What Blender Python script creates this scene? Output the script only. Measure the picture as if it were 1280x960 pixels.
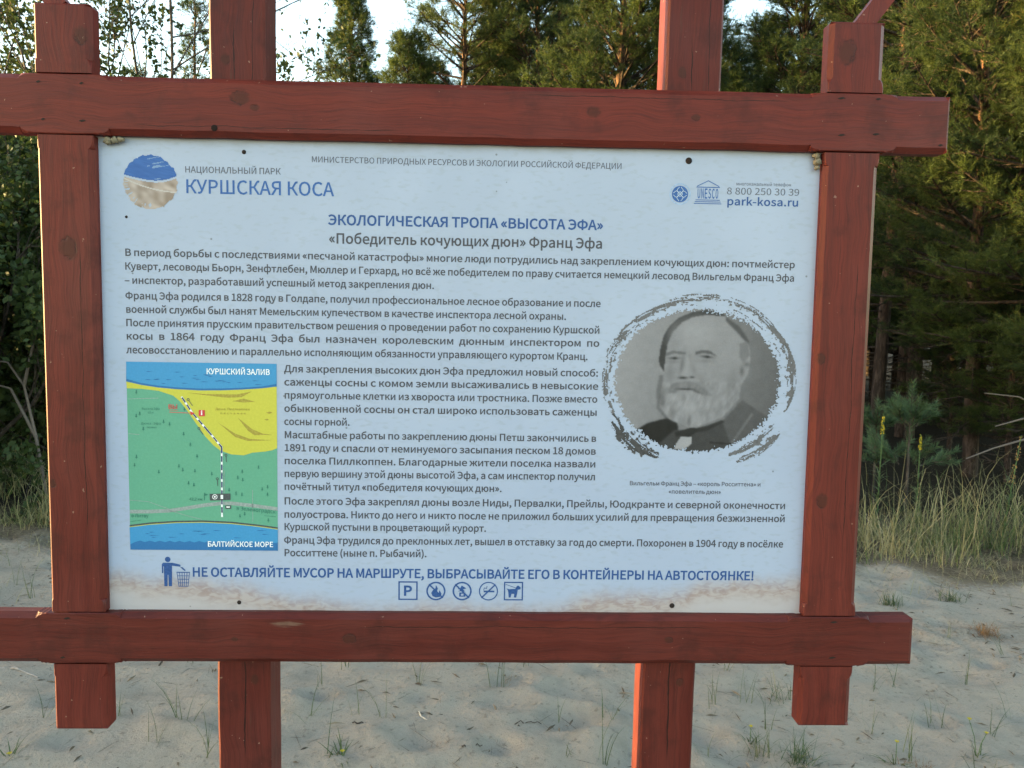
import bpy, math, random, json
import numpy as np
from mathutils import Matrix, Vector
from mathutils.geometry import tessellate_polygon

for o in list(bpy.data.objects):
    bpy.data.objects.remove(o)
SC = bpy.context.scene
COL = SC.collection

# ---------------------------------------------------------------- camera, sky, sun, exposure
BZ = 1.48                                   # height of the middle of the printed board above the sand
YAW, PITCH, ROLL = -0.03013887, -0.08191314, 0.01652844
CAM = np.array([0.0488354, -1.4678897, BZ + 0.12169372])
_c, _s = math.cos(YAW), math.sin(YAW)
FWD = np.array([-_s*math.cos(PITCH), _c*math.cos(PITCH), math.sin(PITCH)])
_r0 = np.array([_c, _s, 0.0]); _u0 = np.cross(_r0, FWD)
RIGHT = math.cos(ROLL)*_r0 + math.sin(ROLL)*_u0
UP = -math.sin(ROLL)*_r0 + math.cos(ROLL)*_u0
cam = bpy.data.cameras.new('camera'); cam.sensor_width = 36; cam.lens = 1000/1280*36
cam.clip_start = 0.05; cam.clip_end = 2000
camo = bpy.data.objects.new('camera', cam); COL.objects.link(camo)
camo.matrix_world = Matrix(((RIGHT[0], UP[0], -FWD[0], CAM[0]), (RIGHT[1], UP[1], -FWD[1], CAM[1]),
                            (RIGHT[2], UP[2], -FWD[2], CAM[2]), (0, 0, 0, 1)))
SC.camera = camo
cam.dof.use_dof = True; cam.dof.focus_distance = 1.55; cam.dof.aperture_fstop = 18.0

SUN_EL = math.radians(4.5)
SUN_AZ = math.radians(-86.0)                # from +Y towards +X: the sun stands at -X, a little behind the board
world = bpy.data.worlds.new('World'); SC.world = world; world.use_nodes = True
wn = world.node_tree; bg = wn.nodes['Background']
sky = wn.nodes.new('ShaderNodeTexSky'); sky.sky_type = 'NISHITA'; sky.sun_disc = False
sky.sun_elevation = SUN_EL; sky.sun_rotation = SUN_AZ; sky.air_density = 1.0; sky.dust_density = 1.2; sky.ozone_density = 1.0
wn.links.new(sky.outputs[0], bg.inputs[0]); bg.inputs[1].default_value = 0.15
sun = bpy.data.lights.new('sun', 'SUN'); sun.energy = 2.8; sun.angle = math.radians(0.5); sun.color = (1.0, 0.72, 0.30)
suno = bpy.data.objects.new('sun', sun); COL.objects.link(suno)
_sd = Vector((math.sin(SUN_AZ)*math.cos(SUN_EL), math.cos(SUN_AZ)*math.cos(SUN_EL), math.sin(SUN_EL)))
suno.rotation_euler = _sd.to_track_quat('Z', 'Y').to_euler(); suno.location = (-30, 2, 12)
SC.view_settings.view_transform = 'Standard'; SC.view_settings.look = 'None'
SC.view_settings.gamma = 1; SC.view_settings.use_curve_mapping = False
SC.view_settings.exposure = 3.18
SC.cycles.use_denoising = True
SC.cycles.max_bounces = 6; SC.cycles.transparent_max_bounces = 8

# ---------------------------------------------------------------- helpers
def at_ground(px, py, z=0.0):
    d = FWD + RIGHT*(px-640)/1000 + UP*(480-py)/1000
    t = (z-CAM[2])/d[2]
    p = CAM + d*t
    return float(p[0]), float(p[1])

def at_depth(px, dep):
    """ground spot straight below the ray through picture column px, dep metres ahead of the camera"""
    d = np.array([-_s, _c]) + np.array([_c, _s])*(px-640)/1000
    p = CAM[:2] + d*dep
    return float(p[0]), float(p[1])

def mesh_np(name, V, F, mats=(), midx=None, attrs=None, smooth=False):
    """V (n,3); F (m,k) int array or list of such arrays; attrs {name: per-face float or (m,3) colour}"""
    Fs = F if isinstance(F, list) and isinstance(F[0], np.ndarray) else [F]
    Fs = [np.asarray(f, dtype=np.int32) for f in Fs if len(f)]
    me = bpy.data.meshes.new(name)
    V = np.asarray(V, dtype=np.float32)
    me.vertices.add(len(V)); me.vertices.foreach_set('co', V.ravel())
    nl = sum(f.size for f in Fs); nf = sum(len(f) for f in Fs)
    me.loops.add(nl); me.polygons.add(nf)
    me.loops.foreach_set('vertex_index', np.concatenate([f.ravel() for f in Fs]))
    cnt = np.concatenate([np.full(len(f), f.shape[1], dtype=np.int32) for f in Fs])
    st = np.zeros(nf, dtype=np.int32); st[1:] = np.cumsum(cnt)[:-1]
    me.polygons.foreach_set('loop_start', st)
    if midx is not None: me.polygons.foreach_set('material_index', np.asarray(midx, dtype=np.int32))
    me.polygons.foreach_set('use_smooth', np.full(nf, smooth))
    for m in mats: me.materials.append(m)
    me.update(calc_edges=True)
    for k, a in (attrs or {}).items():
        a = np.asarray(a, dtype=np.float32)
        if a.ndim == 1:
            at = me.attributes.new(k, 'FLOAT', 'POINT' if len(a) == len(V) and len(a) != nf else 'FACE'); at.data.foreach_set('value', a)
        else:
            at = me.attributes.new(k, 'FLOAT_COLOR', 'FACE')
            at.data.foreach_set('color', np.concatenate([a, np.ones((len(a), 1), np.float32)], 1).ravel())
    return me

def obj(name, me, parent=None, loc=(0, 0, 0)):
    o = bpy.data.objects.new(name, me); COL.objects.link(o); o.location = loc
    if parent is not None: o.parent = parent
    return o

def tag(o, label=None, cat=None, group=None, kind=None):
    if label: o['label'] = label
    if cat: o['category'] = cat
    if group: o['group'] = group
    if kind: o['kind'] = kind
    return o

def dup(root, loc, rz, sc=1.0):
    r = root.copy(); COL.objects.link(r); r.location = loc; r.rotation_euler = (0, 0, rz); r.scale = (sc,)*3
    for k in ('label', 'group'):
        if k in r: del r[k]
    for ch in root.children:
        c = ch.copy(); COL.objects.link(c); c.parent = r
    return r

class Mat:
    def __init__(s, name, rough=0.7, spec=0.3):
        s.m = bpy.data.materials.new(name); s.m.use_nodes = True
        s.n = s.m.node_tree; s.b = s.n.nodes['Principled BSDF']; s.out = s.n.nodes['Material Output']
        s.b.inputs['Roughness'].default_value = rough; s.b.inputs['Specular IOR Level'].default_value = spec
    def node(s, t, **kw):
        n = s.n.nodes.new(t)
        for k, v in kw.items(): setattr(n, k, v)
        return n
    def put(s, sock, v):
        if isinstance(v, bpy.types.NodeSocket): s.n.links.new(v, sock)
        elif isinstance(v, (tuple, list)) and len(v) == 3 and sock.type == 'RGBA': sock.default_value = (*v, 1)
        else: sock.default_value = v
    def math(s, op, a, b=0.0, c=0.0, clamp=False):
        n = s.node('ShaderNodeMath', operation=op); n.use_clamp = clamp
        for i, v in enumerate((a, b, c)): s.put(n.inputs[i], v)
        return n.outputs[0]
    def vmath(s, op, a, b):
        n = s.node('ShaderNodeVectorMath', operation=op); s.put(n.inputs[0], a); s.put(n.inputs[1], b)
        return n.outputs[0]
    def mix(s, f, a, b, blend='MIX'):
        n = s.node('ShaderNodeMix', data_type='RGBA', blend_type=blend); n.clamp_factor = True
        s.put(n.inputs[0], f); s.put(n.inputs[6], a); s.put(n.inputs[7], b)
        return n.outputs[2]
    def noise(s, vec, scale, detail=3.0, rough=0.5, col=False):
        n = s.node('ShaderNodeTexNoise'); s.put(n.inputs['Vector'], vec)
        n.inputs['Scale'].default_value = scale; n.inputs['Detail'].default_value = detail; n.inputs['Roughness'].default_value = rough
        return n.outputs[1 if col else 0]
    def ramp(s, f, a, b, lo=0.0, hi=1.0):
        n = s.node('ShaderNodeMapRange'); n.interpolation_type = 'SMOOTHSTEP'
        s.put(n.inputs[0], f)
        for i, v in enumerate((a, b, lo, hi)): n.inputs[i+1].default_value = v
        return n.outputs[0]
    def coord(s): return s.node('ShaderNodeTexCoord').outputs['Object']
    def scaled(s, vec, sc): return s.vmath('MULTIPLY', vec, sc)
    def attr(s, name, col=False):
        n = s.node('ShaderNodeAttribute'); n.attribute_name = name
        return n.outputs['Color' if col else 'Fac']
    def bump(s, h, dist, strength=1.0):
        n = s.node('ShaderNodeBump'); n.inputs['Strength'].default_value = strength; n.inputs['Distance'].default_value = dist
        s.put(n.inputs['Height'], h); s.n.links.new(n.outputs[0], s.b.inputs['Normal'])
    def color(s, v): s.put(s.b.inputs['Base Color'], v); return s

def ink(name, rgb, rough=0.45, var=.25):
    m = Mat('ink_' + name, rough, 0.35)
    v = m.noise(m.coord(), 260, 2)
    m.color(m.mix(m.ramp(v, .35, .75), rgb, tuple(min(1, c*(1+var) + .06*var) for c in rgb)))
    return m.m

# ---------------------------------------------------------------- materials
def wood(name, axis, knots=(), pale=(), tone=1.0, age=0.0, cracks=()):
    """stained timber; knots = (x, z, size) in board coordinates, with bent grain round them"""
    m = Mat('wood_' + name, 0.5, 0.22)
    co = m.coord()
    sep = m.node('ShaderNodeSeparateXYZ'); m.put(sep.inputs[0], co)
    X, Y, Z = sep.outputs
    along, across = (X, Z) if axis == 'X' else (Z, X)
    kmask = None; ring = None; shift = 0.0
    kn_ = m.noise(co, 120, 3); kn2 = m.noise(co, 45, 2)
    for (kx, kz, r) in knots:
        du = m.math('DIVIDE', m.math('SUBTRACT', X, kx), r*(1.35 if axis == 'X' else 1.0))
        dv = m.math('DIVIDE', m.math('SUBTRACT', Z, kz), r*(1.0 if axis == 'X' else 1.35))
        d2 = m.math('ADD', m.math('MULTIPLY', du, du), m.math('MULTIPLY', dv, dv))
        side = dv if axis == 'X' else du
        g = m.math('EXPONENT', m.math('MULTIPLY', d2, -0.22))
        shift = m.math('ADD', shift, m.math('MULTIPLY', m.math('MULTIPLY', g, side), -r*0.55))
        d3 = m.math('ADD', d2, m.math('MULTIPLY', m.math('SUBTRACT', m.math('ADD', kn_, kn2), 1.0), 1.7))
        k = m.ramp(d3, 1.6, 0.1)
        kmask = k if kmask is None else m.math('MAXIMUM', kmask, k)
        rg = m.math('EXPONENT', m.math('MULTIPLY', m.math('ABSOLUTE', m.math('SUBTRACT', d3, 0.8)), -5.0))
        rg = m.math('MULTIPLY', rg, m.ramp(kn2, .42, .6))
        ring = rg if ring is None else m.math('MAXIMUM', ring, rg)
    acr = m.math('ADD', across, shift) if knots else across
    cv = m.node('ShaderNodeCombineXYZ')
    m.put(cv.inputs[0], m.math('MULTIPLY', along, 3.0)); m.put(cv.inputs[1], m.math('MULTIPLY', acr, 55.0)); m.put(cv.inputs[2], m.math('MULTIPLY', Y, 30.0))
    wob = m.noise(m.scaled(co, (3, 3, 3)), 2.0, 2)
    v2 = m.node('ShaderNodeCombineXYZ'); m.put(v2.inputs[0], 0.0); m.put(v2.inputs[1], m.math('MULTIPLY', wob, 2.2)); m.put(v2.inputs[2], 0.0)
    vec = m.vmath('ADD', cv.outputs[0], v2.outputs[0])
    g1 = m.noise(vec, 0.55, 4, .6); g2 = m.noise(vec, 3.2, 3, .65)
    wv = m.node('ShaderNodeTexWave'); wv.wave_type = 'BANDS'; wv.bands_direction = 'Y'; m.put(wv.inputs[0], vec)
    wv.inputs['Scale'].default_value = 0.16; wv.inputs['Distortion'].default_value = 5; wv.inputs['Detail'].default_value = 2
    big = m.noise(co, 4.0, 3)
    c1 = tuple(c*tone for c in (0.124, 0.0195, 0.0135)); c2 = tuple(c*tone for c in (0.180, 0.0315, 0.0205)); c3 = tuple(c*tone for c in (0.062, 0.0135, 0.011))
    col = m.mix(m.ramp(g1, .25, .75), c1, c2)
    col = m.mix(m.math('MULTIPLY', m.ramp(wv.outputs[0], .5, 1.0), .13), col, c3)
    col = m.mix(m.math('MULTIPLY', m.ramp(g2, .48, .74), .42), col, c3)
    col = m.mix(m.math('MULTIPLY', m.ramp(big, .45, .72), .40), col, tuple(c*tone for c in (0.165, 0.044, 0.036)))
    fg = m.noise(m.scaled(vec, (2.5, 5.0, 4.0)), 1.5, 3, .7)
    col = m.mix(m.math('MULTIPLY', m.ramp(fg, .48, .70), .50), col, c3)
    col = m.mix(m.math('MULTIPLY', m.ramp(fg, .45, .28), .22), col, tuple(1.35*c for c in c2))
    if age:
        crack = m.ramp(m.noise(vec, 1.6, 5, .7), .60, .74)
        col = m.mix(m.math('MULTIPLY', crack, age), col, (0.11, 0.06, 0.038))
    if kmask is not None:
        col = m.mix(m.math('MULTIPLY', kmask, .72), col, (0.055, 0.018, 0.011))
        col = m.mix(m.math('MULTIPLY', ring, .9), col, (0.035, 0.012, 0.010))
    for (px_, pz_, w_, h_) in pale:
        du = m.math('DIVIDE', m.math('SUBTRACT', X, px_), w_); dv = m.math('DIVIDE', m.math('SUBTRACT', Z, pz_), h_)
        d2 = m.math('ADD', m.math('ADD', m.math('MULTIPLY', du, du), m.math('MULTIPLY', dv, dv)), m.math('MULTIPLY', m.math('SUBTRACT', fg, .5), 4.0))
        col = m.mix(m.math('MULTIPLY', m.ramp(d2, 1.2, .2), .55), col, (0.20, 0.135, 0.095))
    # worn flecks where the stain has chipped off
    fl = m.noise(m.scaled(co, (1, 1, 1)), 95.0, 2, .5)
    col = m.mix(m.math('MULTIPLY', m.ramp(fl, .735, .76), .55), col, (0.36, 0.22, 0.16))
    for (cx_, z0_, z1_, wd_) in cracks:                 # drying cracks along the grain
        dv = m.math('ABSOLUTE', m.math('SUBTRACT', m.math('SUBTRACT', across, cx_), m.math('MULTIPLY', m.math('SUBTRACT', m.noise(m.scaled(co, (2, 2, 2)), 5, 4, .6), .5), .012)))
        on = m.math('MULTIPLY', m.ramp(along, z0_, z0_+.05), m.ramp(along, z1_, z1_-.05))
        wn_ = m.math('MULTIPLY', m.noise(m.scaled(co, (4, 4, 4)), 9, 2), wd_*2)
        cr = m.math('MULTIPLY', on, m.math('LESS_THAN', dv, wn_))
        col = m.mix(m.math('MULTIPLY', cr, .85), col, (0.012, 0.006, 0.005))
    bl = m.noise(m.scaled(co, (1, 1, 1)), 11, 5, .65)
    col = m.mix(m.math('MULTIPLY', m.ramp(bl, .50, .68), .55), col, tuple(c*tone*.62 for c in (0.11, 0.026, 0.020)))
    m.color(col)
    h = m.math('ADD', m.math('ADD', m.math('MULTIPLY', g2, .6), m.math('MULTIPLY', g1, .8)), m.math('MULTIPLY', fg, .5))
    if ring is not None: h = m.math('SUBTRACT', h, m.math('MULTIPLY', ring, .8))
    m.bump(h, 0.0012, 0.55)
    m.put(m.b.inputs['Roughness'], m.ramp(g1, .2, .8, .42, .62))
    return m.m

def plain(name, rgb, rough=0.7, scale=40, var=0.35, metal=0.0):
    m = Mat(name, rough, 0.3); v = m.noise(m.coord(), scale, 3)
    m.color(m.mix(v, tuple(c*(1-var) for c in rgb), tuple(c*(1+var) for c in rgb))); m.b.inputs['Metallic'].default_value = metal
    m.bump(v, 0.001, .4)
    return m.m

def leafy(name, dark, light, dry, trans=0.3, rough=0.55):
    m = Mat(name, rough, 0.25)
    t = m.attr('tint'); oi = m.node('ShaderNodeObjectInfo').outputs['Random']
    c = m.mix(m.ramp(t, 0.05, .9), dark, light)
    c = m.mix(m.math('MULTIPLY', m.ramp(t, .93, 1.0), .8), c, dry)
    c = m.mix(m.math('MULTIPLY', oi, .3), c, tuple(x*y for x, y in zip(light, (1.15, .95, .6))))
    m.color(c)
    tr = m.node('ShaderNodeBsdfTranslucent'); m.put(tr.inputs[0], c)
    mx = m.node('ShaderNodeMixShader'); mx.inputs[0].default_value = trans
    m.n.links.new(m.b.outputs[0], mx.inputs[1]); m.n.links.new(tr.outputs[0], mx.inputs[2]); m.n.links.new(mx.outputs[0], m.out.inputs[0])
    return m.m

def bark(name, low, high, zsplit=2.2):
    m = Mat(name, .85, .15); co = m.coord()
    sep = m.node('ShaderNodeSeparateXYZ'); m.put(sep.inputs[0], co)
    n = m.noise(m.scaled(co, (1, 1, .25)), 26, 4, .65)
    f = m.ramp(m.math('ADD', sep.outputs[2], m.math('MULTIPLY', n, 1.2)), zsplit, zsplit+2.2)
    c = m.mix(f, low, high)
    m.color(m.mix(m.ramp(n, .42, .62), tuple(x*.4 for x in low), c)); m.bump(n, .012, .7)
    return m.m

M_PINE = leafy('pine_needles', (.014, .033, .016), (.078, .108, .026), (.16, .11, .035), .5)
M_PINE_FAR = M_PINE
M_YOUNG = leafy('young_pine_needles', (.028, .066, .034), (.085, .140, .066), (.10, .12, .05), .22)
M_LEAF = leafy('broad_leaves', (.026, .050, .015), (.065, .095, .030), (.13, .11, .03), .35)
M_GRASS = leafy('grass_blades', (.065, .110, .034), (.36, .31, .155), (.46, .38, .22), .25, .6)
M_SPRIG = leafy('sprig_blades', (.055, .090, .038), (.135, .150, .070), (.24, .19, .10), .2, .6)
M_BARK = bark('pine_bark', (.075, .052, .040), (.21, .105, .055))
M_BOUGH = bark('pine_bough', (.060, .046, .037), (.085, .058, .040))
M_BARK_GREY = bark('grey_bark', (.105, .085, .070), (.15, .13, .115), 5)
M_TWIG = plain('dead_twig', (.16, .13, .11), .85, 60)

# ---------------------------------------------------------------- the ground: one sheet
rng = np.random.default_rng(7)
def vnoise(x, y, s, seed):
    r = np.random.default_rng(seed).random((256, 256))
    x = x*s; y = y*s
    xi = np.floor(x).astype(int); yi = np.floor(y).astype(int); fx = x-xi; fy = y-yi
    fx = fx*fx*(3-2*fx); fy = fy*fy*(3-2*fy)
    g = lambda a, b: r[a % 256, b % 256]
    return (g(xi, yi)*(1-fx)+g(xi+1, yi)*fx)*(1-fy) + (g(xi, yi+1)*(1-fx)+g(xi+1, yi+1)*fx)*fy
def sstep(a, b, x):
    t = np.clip((x-a)/(b-a), 0, 1); return t*t*(3-2*t)
def edge_y(x):                                       # where the sand gives way to the grass belt
    return 4.12 - 0.13*x + 0.30*(vnoise(np.asarray(x, float), np.asarray(x, float)*0, .9, 3)-.5)
FOOT = [(rng.uniform(-4, 6), rng.uniform(.4, 4.4), rng.uniform(.07, .17), rng.uniform(.008, .024)) for _ in range(520)]
def ground_z(x, y):
    x = np.asarray(x, float); y = np.asarray(y, float)
    near = sstep(-1.5, .3, y)*(1-sstep(4.2, 5.2, y))
    z = 0.10*(vnoise(x, y, .35, 1)-.5)*near + .05*(vnoise(x, y, 1.3, 2)-.5)*near + .020*(vnoise(x, y, 4.5, 5)-.5)*near + .010*(vnoise(x, y, 11, 6)-.5)*near
    z = z + .25*(vnoise(x, y, .22, 9)-.4)*sstep(4.5, 8, y)
    z = z + 3.2*sstep(24, 60, y)
    # unseen dune ridge, added on the sun's side to keep the sand in shade
    z = z + (1.95-.25*vnoise(x, y, .12, 11))*sstep(-9, -14, x)*(1-sstep(-24, -40, x)*.3)
    return z
def axis_pts(a, b, step, far):
    c = list(np.arange(a, b+1e-6, step)); s = step; lo = [a]; hi = [c[-1]]
    while lo[-1] > -far: s *= 1.22; lo.append(lo[-1]-s)
    s = step
    while hi[-1] < far: s *= 1.22; hi.append(hi[-1]+s)
    return np.array(lo[:0:-1]+c+hi[1:])
gx = axis_pts(-4.2, 5.4, .028, 600); gy = axis_pts(.5, 4.6, .024, 600)
GX, GY = np.meshgrid(gx, gy)
GZ = ground_z(GX, GY)
for (fx, fy, fr, fd) in FOOT:
    ix = slice(np.searchsorted(gx, fx-fr*3), np.searchsorted(gx, fx+fr*3)); iy = slice(np.searchsorted(gy, fy-fr*3), np.searchsorted(gy, fy+fr*3))
    d2 = ((GX[iy, ix]-fx)/fr)**2 + ((GY[iy, ix]-fy)/fr/.8)**2
    GZ[iy, ix] += fd*(-np.exp(-d2*1.4) + .55*np.exp(-(np.sqrt(d2)-1.35)**2*5))
nx, ny = len(gx), len(gy)
idx = np.arange(nx*ny).reshape(ny, nx)
GF = np.stack([idx[:-1, :-1], idx[:-1, 1:], idx[1:, 1:], idx[1:, :-1]], -1).reshape(-1, 4)
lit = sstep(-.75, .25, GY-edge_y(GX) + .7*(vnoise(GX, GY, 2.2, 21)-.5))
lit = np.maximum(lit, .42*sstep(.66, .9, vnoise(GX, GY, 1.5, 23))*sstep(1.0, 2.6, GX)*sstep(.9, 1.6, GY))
m = Mat('sand_ground', .92, .12)
co = m.coord(); la = m.attr('litter')
n1 = m.noise(co, 1.7, 4); n2 = m.noise(co, 9, 4, .6); n3 = m.noise(co, 330, 2, .6); n4 = m.noise(co, 45, 3, .6)
c = m.mix(m.ramp(n1, .3, .7), (.375, .32, .25), (.345, .302, .242))
c = m.mix(m.math('MULTIPLY', m.ramp(n2, .45, .72), .6), c, (.24, .218, .176))
c = m.mix(m.math('MULTIPLY', m.ramp(n3, .45, .8), .45), c, (.20, .18, .145))
c = m.mix(m.math('MULTIPLY', m.ramp(n3, .5, .2), .3), c, (.43, .385, .31))
c = m.mix(m.math('MULTIPLY', m.ramp(n4, .58, .70), .45), c, (.13, .10, .07))
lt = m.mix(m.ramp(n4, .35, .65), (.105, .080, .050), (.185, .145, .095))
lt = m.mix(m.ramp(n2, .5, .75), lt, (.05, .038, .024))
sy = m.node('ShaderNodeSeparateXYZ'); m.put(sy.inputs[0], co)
lt = m.mix(m.ramp(m.math('ADD', sy.outputs[1], m.math('MULTIPLY', n1, 1.2)), 4.9, 6.0), lt, (.017, .0135, .009))  # dark humus deeper in, darkened further with the shade of the wood
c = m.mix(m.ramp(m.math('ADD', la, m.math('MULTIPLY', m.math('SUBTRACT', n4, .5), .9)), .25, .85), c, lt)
m.color(c)
m.bump(m.math('ADD', m.math('MULTIPLY', n4, .8), m.math('MULTIPLY', n3, .35)), .02, 1.0)
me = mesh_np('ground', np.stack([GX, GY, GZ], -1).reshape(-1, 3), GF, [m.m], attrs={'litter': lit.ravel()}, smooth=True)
tag(obj('ground', me), kind='structure')

# ---------------------------------------------------------------- the information board
root = bpy.data.objects.new('information_board', None); COL.objects.link(root); root.location = (0, .08, 0)
tag(root, 'red-brown timber frame on two posts holding a pale blue printed board about a dune trail', 'sign')
OFF = (0, -.08, BZ)                                     # board coordinates: middle of the print, y=0 at the face of the frame

def beam(name, axis, stations, mat, parent=root):
    """a timber lofted along X or Z; stations = (s, lo, hi, y0, y1, chamfer_lo, chamfer_hi): across-range, depth-range, front edge chamfers"""
    V = []; Fq = []; caps = []
    for (s, lo, hi, y0, y1, c0, c1) in stations:
        prof = [(lo, y1), (hi, y1), (hi, y0+c1), (hi-c1, y0), (lo+c0, y0), (lo, y0+c0)]
        for (a, y) in prof: V.append((s, y, a) if axis == 'X' else (a, y, s))
    n = len(stations)
    for i in range(n-1):
        for k in range(6):
            a, b = i*6+k, i*6+(k+1) % 6
            Fq.append((a, b, b+6, a+6))
    caps = [tuple(range(5, -1, -1)), tuple(range((n-1)*6, n*6))]
    F = np.array(Fq)
    if axis == 'Z': F = F[:, ::-1]; caps = [c[::-1] for c in caps]
    me = mesh_np(name, V, [F[:, ::-1], np.array(caps)[:, ::-1]], [mat])
    return obj(name, me, parent, OFF)

def chamf(s, joints, full, w=.022):
    """chamfer size along a member: full between joints, run out to an arris just before each joint"""
    k = 1.0
    for (a, b) in joints:
        d = max(a-s, s-b, 0)
        t = min(1, d/w); k = min(k, 1-math.sqrt(max(0, 1-t*t)) if t < 1 else 1)
    return .0016 + (full-.0016)*k

def stations(a, b, joints, lo, hi, y0, y1, full, e0=.006, e1=.006, wob=.0, clo=1.0):
    pts = {a, b}
    for (p, q) in joints:
        for t in (0, .004, .008, .012, .016, .019, .021, .022, .024): pts |= {p-t, q+t}
        pts |= {p, q}
    pts |= set(np.arange(a+.03, b-.02, .06).round(4))
    ps = sorted(p for p in pts if a <= p <= b)
    r = random.Random(int((a+lo)*1000)); out = []
    if e0: 
        out.append((a, lo+e0, hi-e0, y0+e0, y1, .001, .001)); out.append((a+e0*.35, lo+e0*.35, hi-e0*.35, y0+e0*.35, y1, .001, .001)); a += e0
    tail = []
    if e1:
        tail = [(b-e1*.35, lo+e1*.35, hi-e1*.35, y0+e1*.35, y1, .001, .001), (b, lo+e1, hi-e1, y0+e1, y1, .001, .001)]; b -= e1
    for s in [a]+[p for p in ps if a < p < b]+[b]:
        c = chamf(s, joints, full); w = r.uniform(-wob, wob)
        out.append((s, lo+w, hi+w*.6, y0, y1, max(.0016, c*clo), c))
    return out+tail

SX = (-.7545, -.6565, .6560, .7580)                     # stiles, across
RZ = (.4345, .5375, -.5335, -.4370)                     # rails
w_top = wood('rail_top', 'X', [(-.3975, .5035, .013), (.2317, .4935, .009), (.4172, .488, .006), (-.372, .487, .006)], (), .90, 0, [(.452, -.6, -.1, .0006), (.52, .1, .6, .0006)])
w_bot = wood('rail_bottom', 'X', [(-.419, -.4856, .0045), (-.2044, -.4831, .010), (.3996, -.4834, .006)], [(-.322, -.4555, .030, .006)], .70, 0, [(-.46, -.2, .5, .0006)])  # darker tone: the weaker sky light on the lower rail is in its colour
js = [(SX[0]-.006, SX[1]+.006), (SX[2]-.006, SX[3]+.006)]
beam('rail', 'X', stations(-.885, .8835, js, RZ[0], RZ[1], 0, .030, .010, .005, .005, .0008), w_top)
beam('rail', 'X', stations(-.892, .8735, js, RZ[2], RZ[3], 0, .030, .010, .007, .009, .0008), w_bot)
g = .0022
for i, (lo, hi, kn) in enumerate(((SX[0], SX[1], [(-.6739, .602, .012), (-.745, -.194, .006), (-.7047, .235, .016)]),
                                  (SX[2], SX[3], [(.6889, .6099, .017), (.668, .0567, .008), (.682, -.2133, .011)]))):
    mt = wood('stile', 'Z', kn, (), .84, 0, [((lo+hi)/2+.02, -.3, .25, .0007)])
    jz = [(RZ[2]-.004, RZ[3]+.004), (RZ[0]-.004, RZ[1]+.004)]
    zt = .6585 if i == 0 else .6640; zb = -.6635 if i == 0 else -.655
    st = []; cl = .35 if i == 0 else .8
    st += [t for t in stations(zb, RZ[2]-g, jz, lo, hi, .0015, .034, .010, .005, .0, 0, cl)]
    st += [(RZ[2]-g, lo+.002, hi-.002, .0315, .034, .001, .001), (RZ[3]+g, lo+.002, hi-.002, .0315, .034, .001, .001)]
    st += [t for t in stations(RZ[3]+g, RZ[0]-g, jz, lo, hi, .0015, .034, .010, 0, 0, 0, cl)]
    st += [(RZ[0]-g, lo+.002, hi-.002, .0315, .034, .001, .001), (RZ[1]+g, lo+.002, hi-.002, .0315, .034, .001, .001)]
    st += [t for t in stations(RZ[1]+g, zt, jz, lo, hi, .0015, .034, .010, 0, .004, 0, cl)]
    beam('stile', 'Z', st, mt)
for lo, hi in ((-.4635, -.3630), (.3640, .4670)):
    po = beam('post', 'Z', stations(-BZ-.35, 1.25, [], lo, hi, .0365, .114, .004, .004, .004, .0012), wood('post', 'Z', [(lo+.03, .58, .008), (hi-.03, -.58, .007)], (), .72, .5, [(lo+.052, -.75, -.3, .0013), (lo+.046, .52, .66, .0011), (lo+.078, .45, .9, .0007)]))
    if lo > 0: po.rotation_euler = (0, .0075, 0)
# little roof over the board (its braces reach down behind the stubs of the stiles)
M_ROOF = wood('roof', 'X', (), (), .7, .3)
for sgn in (-1, 1):
    p0 = np.array([sgn*.712, .0, .652]); p1 = np.array([sgn*1.02, .0, 1.06]); d = p1-p0; nrm = np.array([-d[2], 0, d[0]])/np.linalg.norm(d)*.016
    V = []
    for p in (p0, p1):
        for yy in (.004, .030):
            for k in (-1, 1): V.append(p*[1, 0, 1]+[0, yy, 0]+nrm*k)
    F = [(0, 1, 3, 2), (4, 6, 7, 5), (0, 4, 5, 1), (2, 3, 7, 6), (0, 2, 6, 4), (1, 5, 7, 3)]
    if sgn < 0: F = [f[::-1] for f in F]
    obj('brace', mesh_np('brace', V, F, [wood('brace', 'Z', (), (), 1.0)]), root, OFF)
for sgn in (-1, 1):
    V = []
    for (yy, zz) in ((.112-.0, 1.46), (.112+sgn*.34, 1.26), (.112+sgn*.34, 1.232), (.112, 1.43)):
        for xx in (-1.2, 1.2): V.append((xx, yy+sgn*.001, zz))
    F = [(0, 1, 3, 2), (2, 3, 5, 4), (4, 5, 7, 6), (6, 7, 1, 0), (0, 2, 4, 6), (1, 7, 5, 3)]
    if sgn > 0: F = [f[::-1] for f in F]
    obj('roof_slope', mesh_np('roof_slope', V, F, [M_ROOF]), root, OFF)
V = [(x, y, z) for x in (-1.15, 1.15) for y in (.002, .034) for z in (1.02, 1.10)]
obj('roof_beam', mesh_np('roof_beam', V, [(0, 1, 3, 2), (4, 6, 7, 5), (0, 4, 5, 1), (2, 3, 7, 6), (0, 2, 6, 4), (1, 5, 7, 3)], [M_ROOF]), root, OFF)

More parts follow.
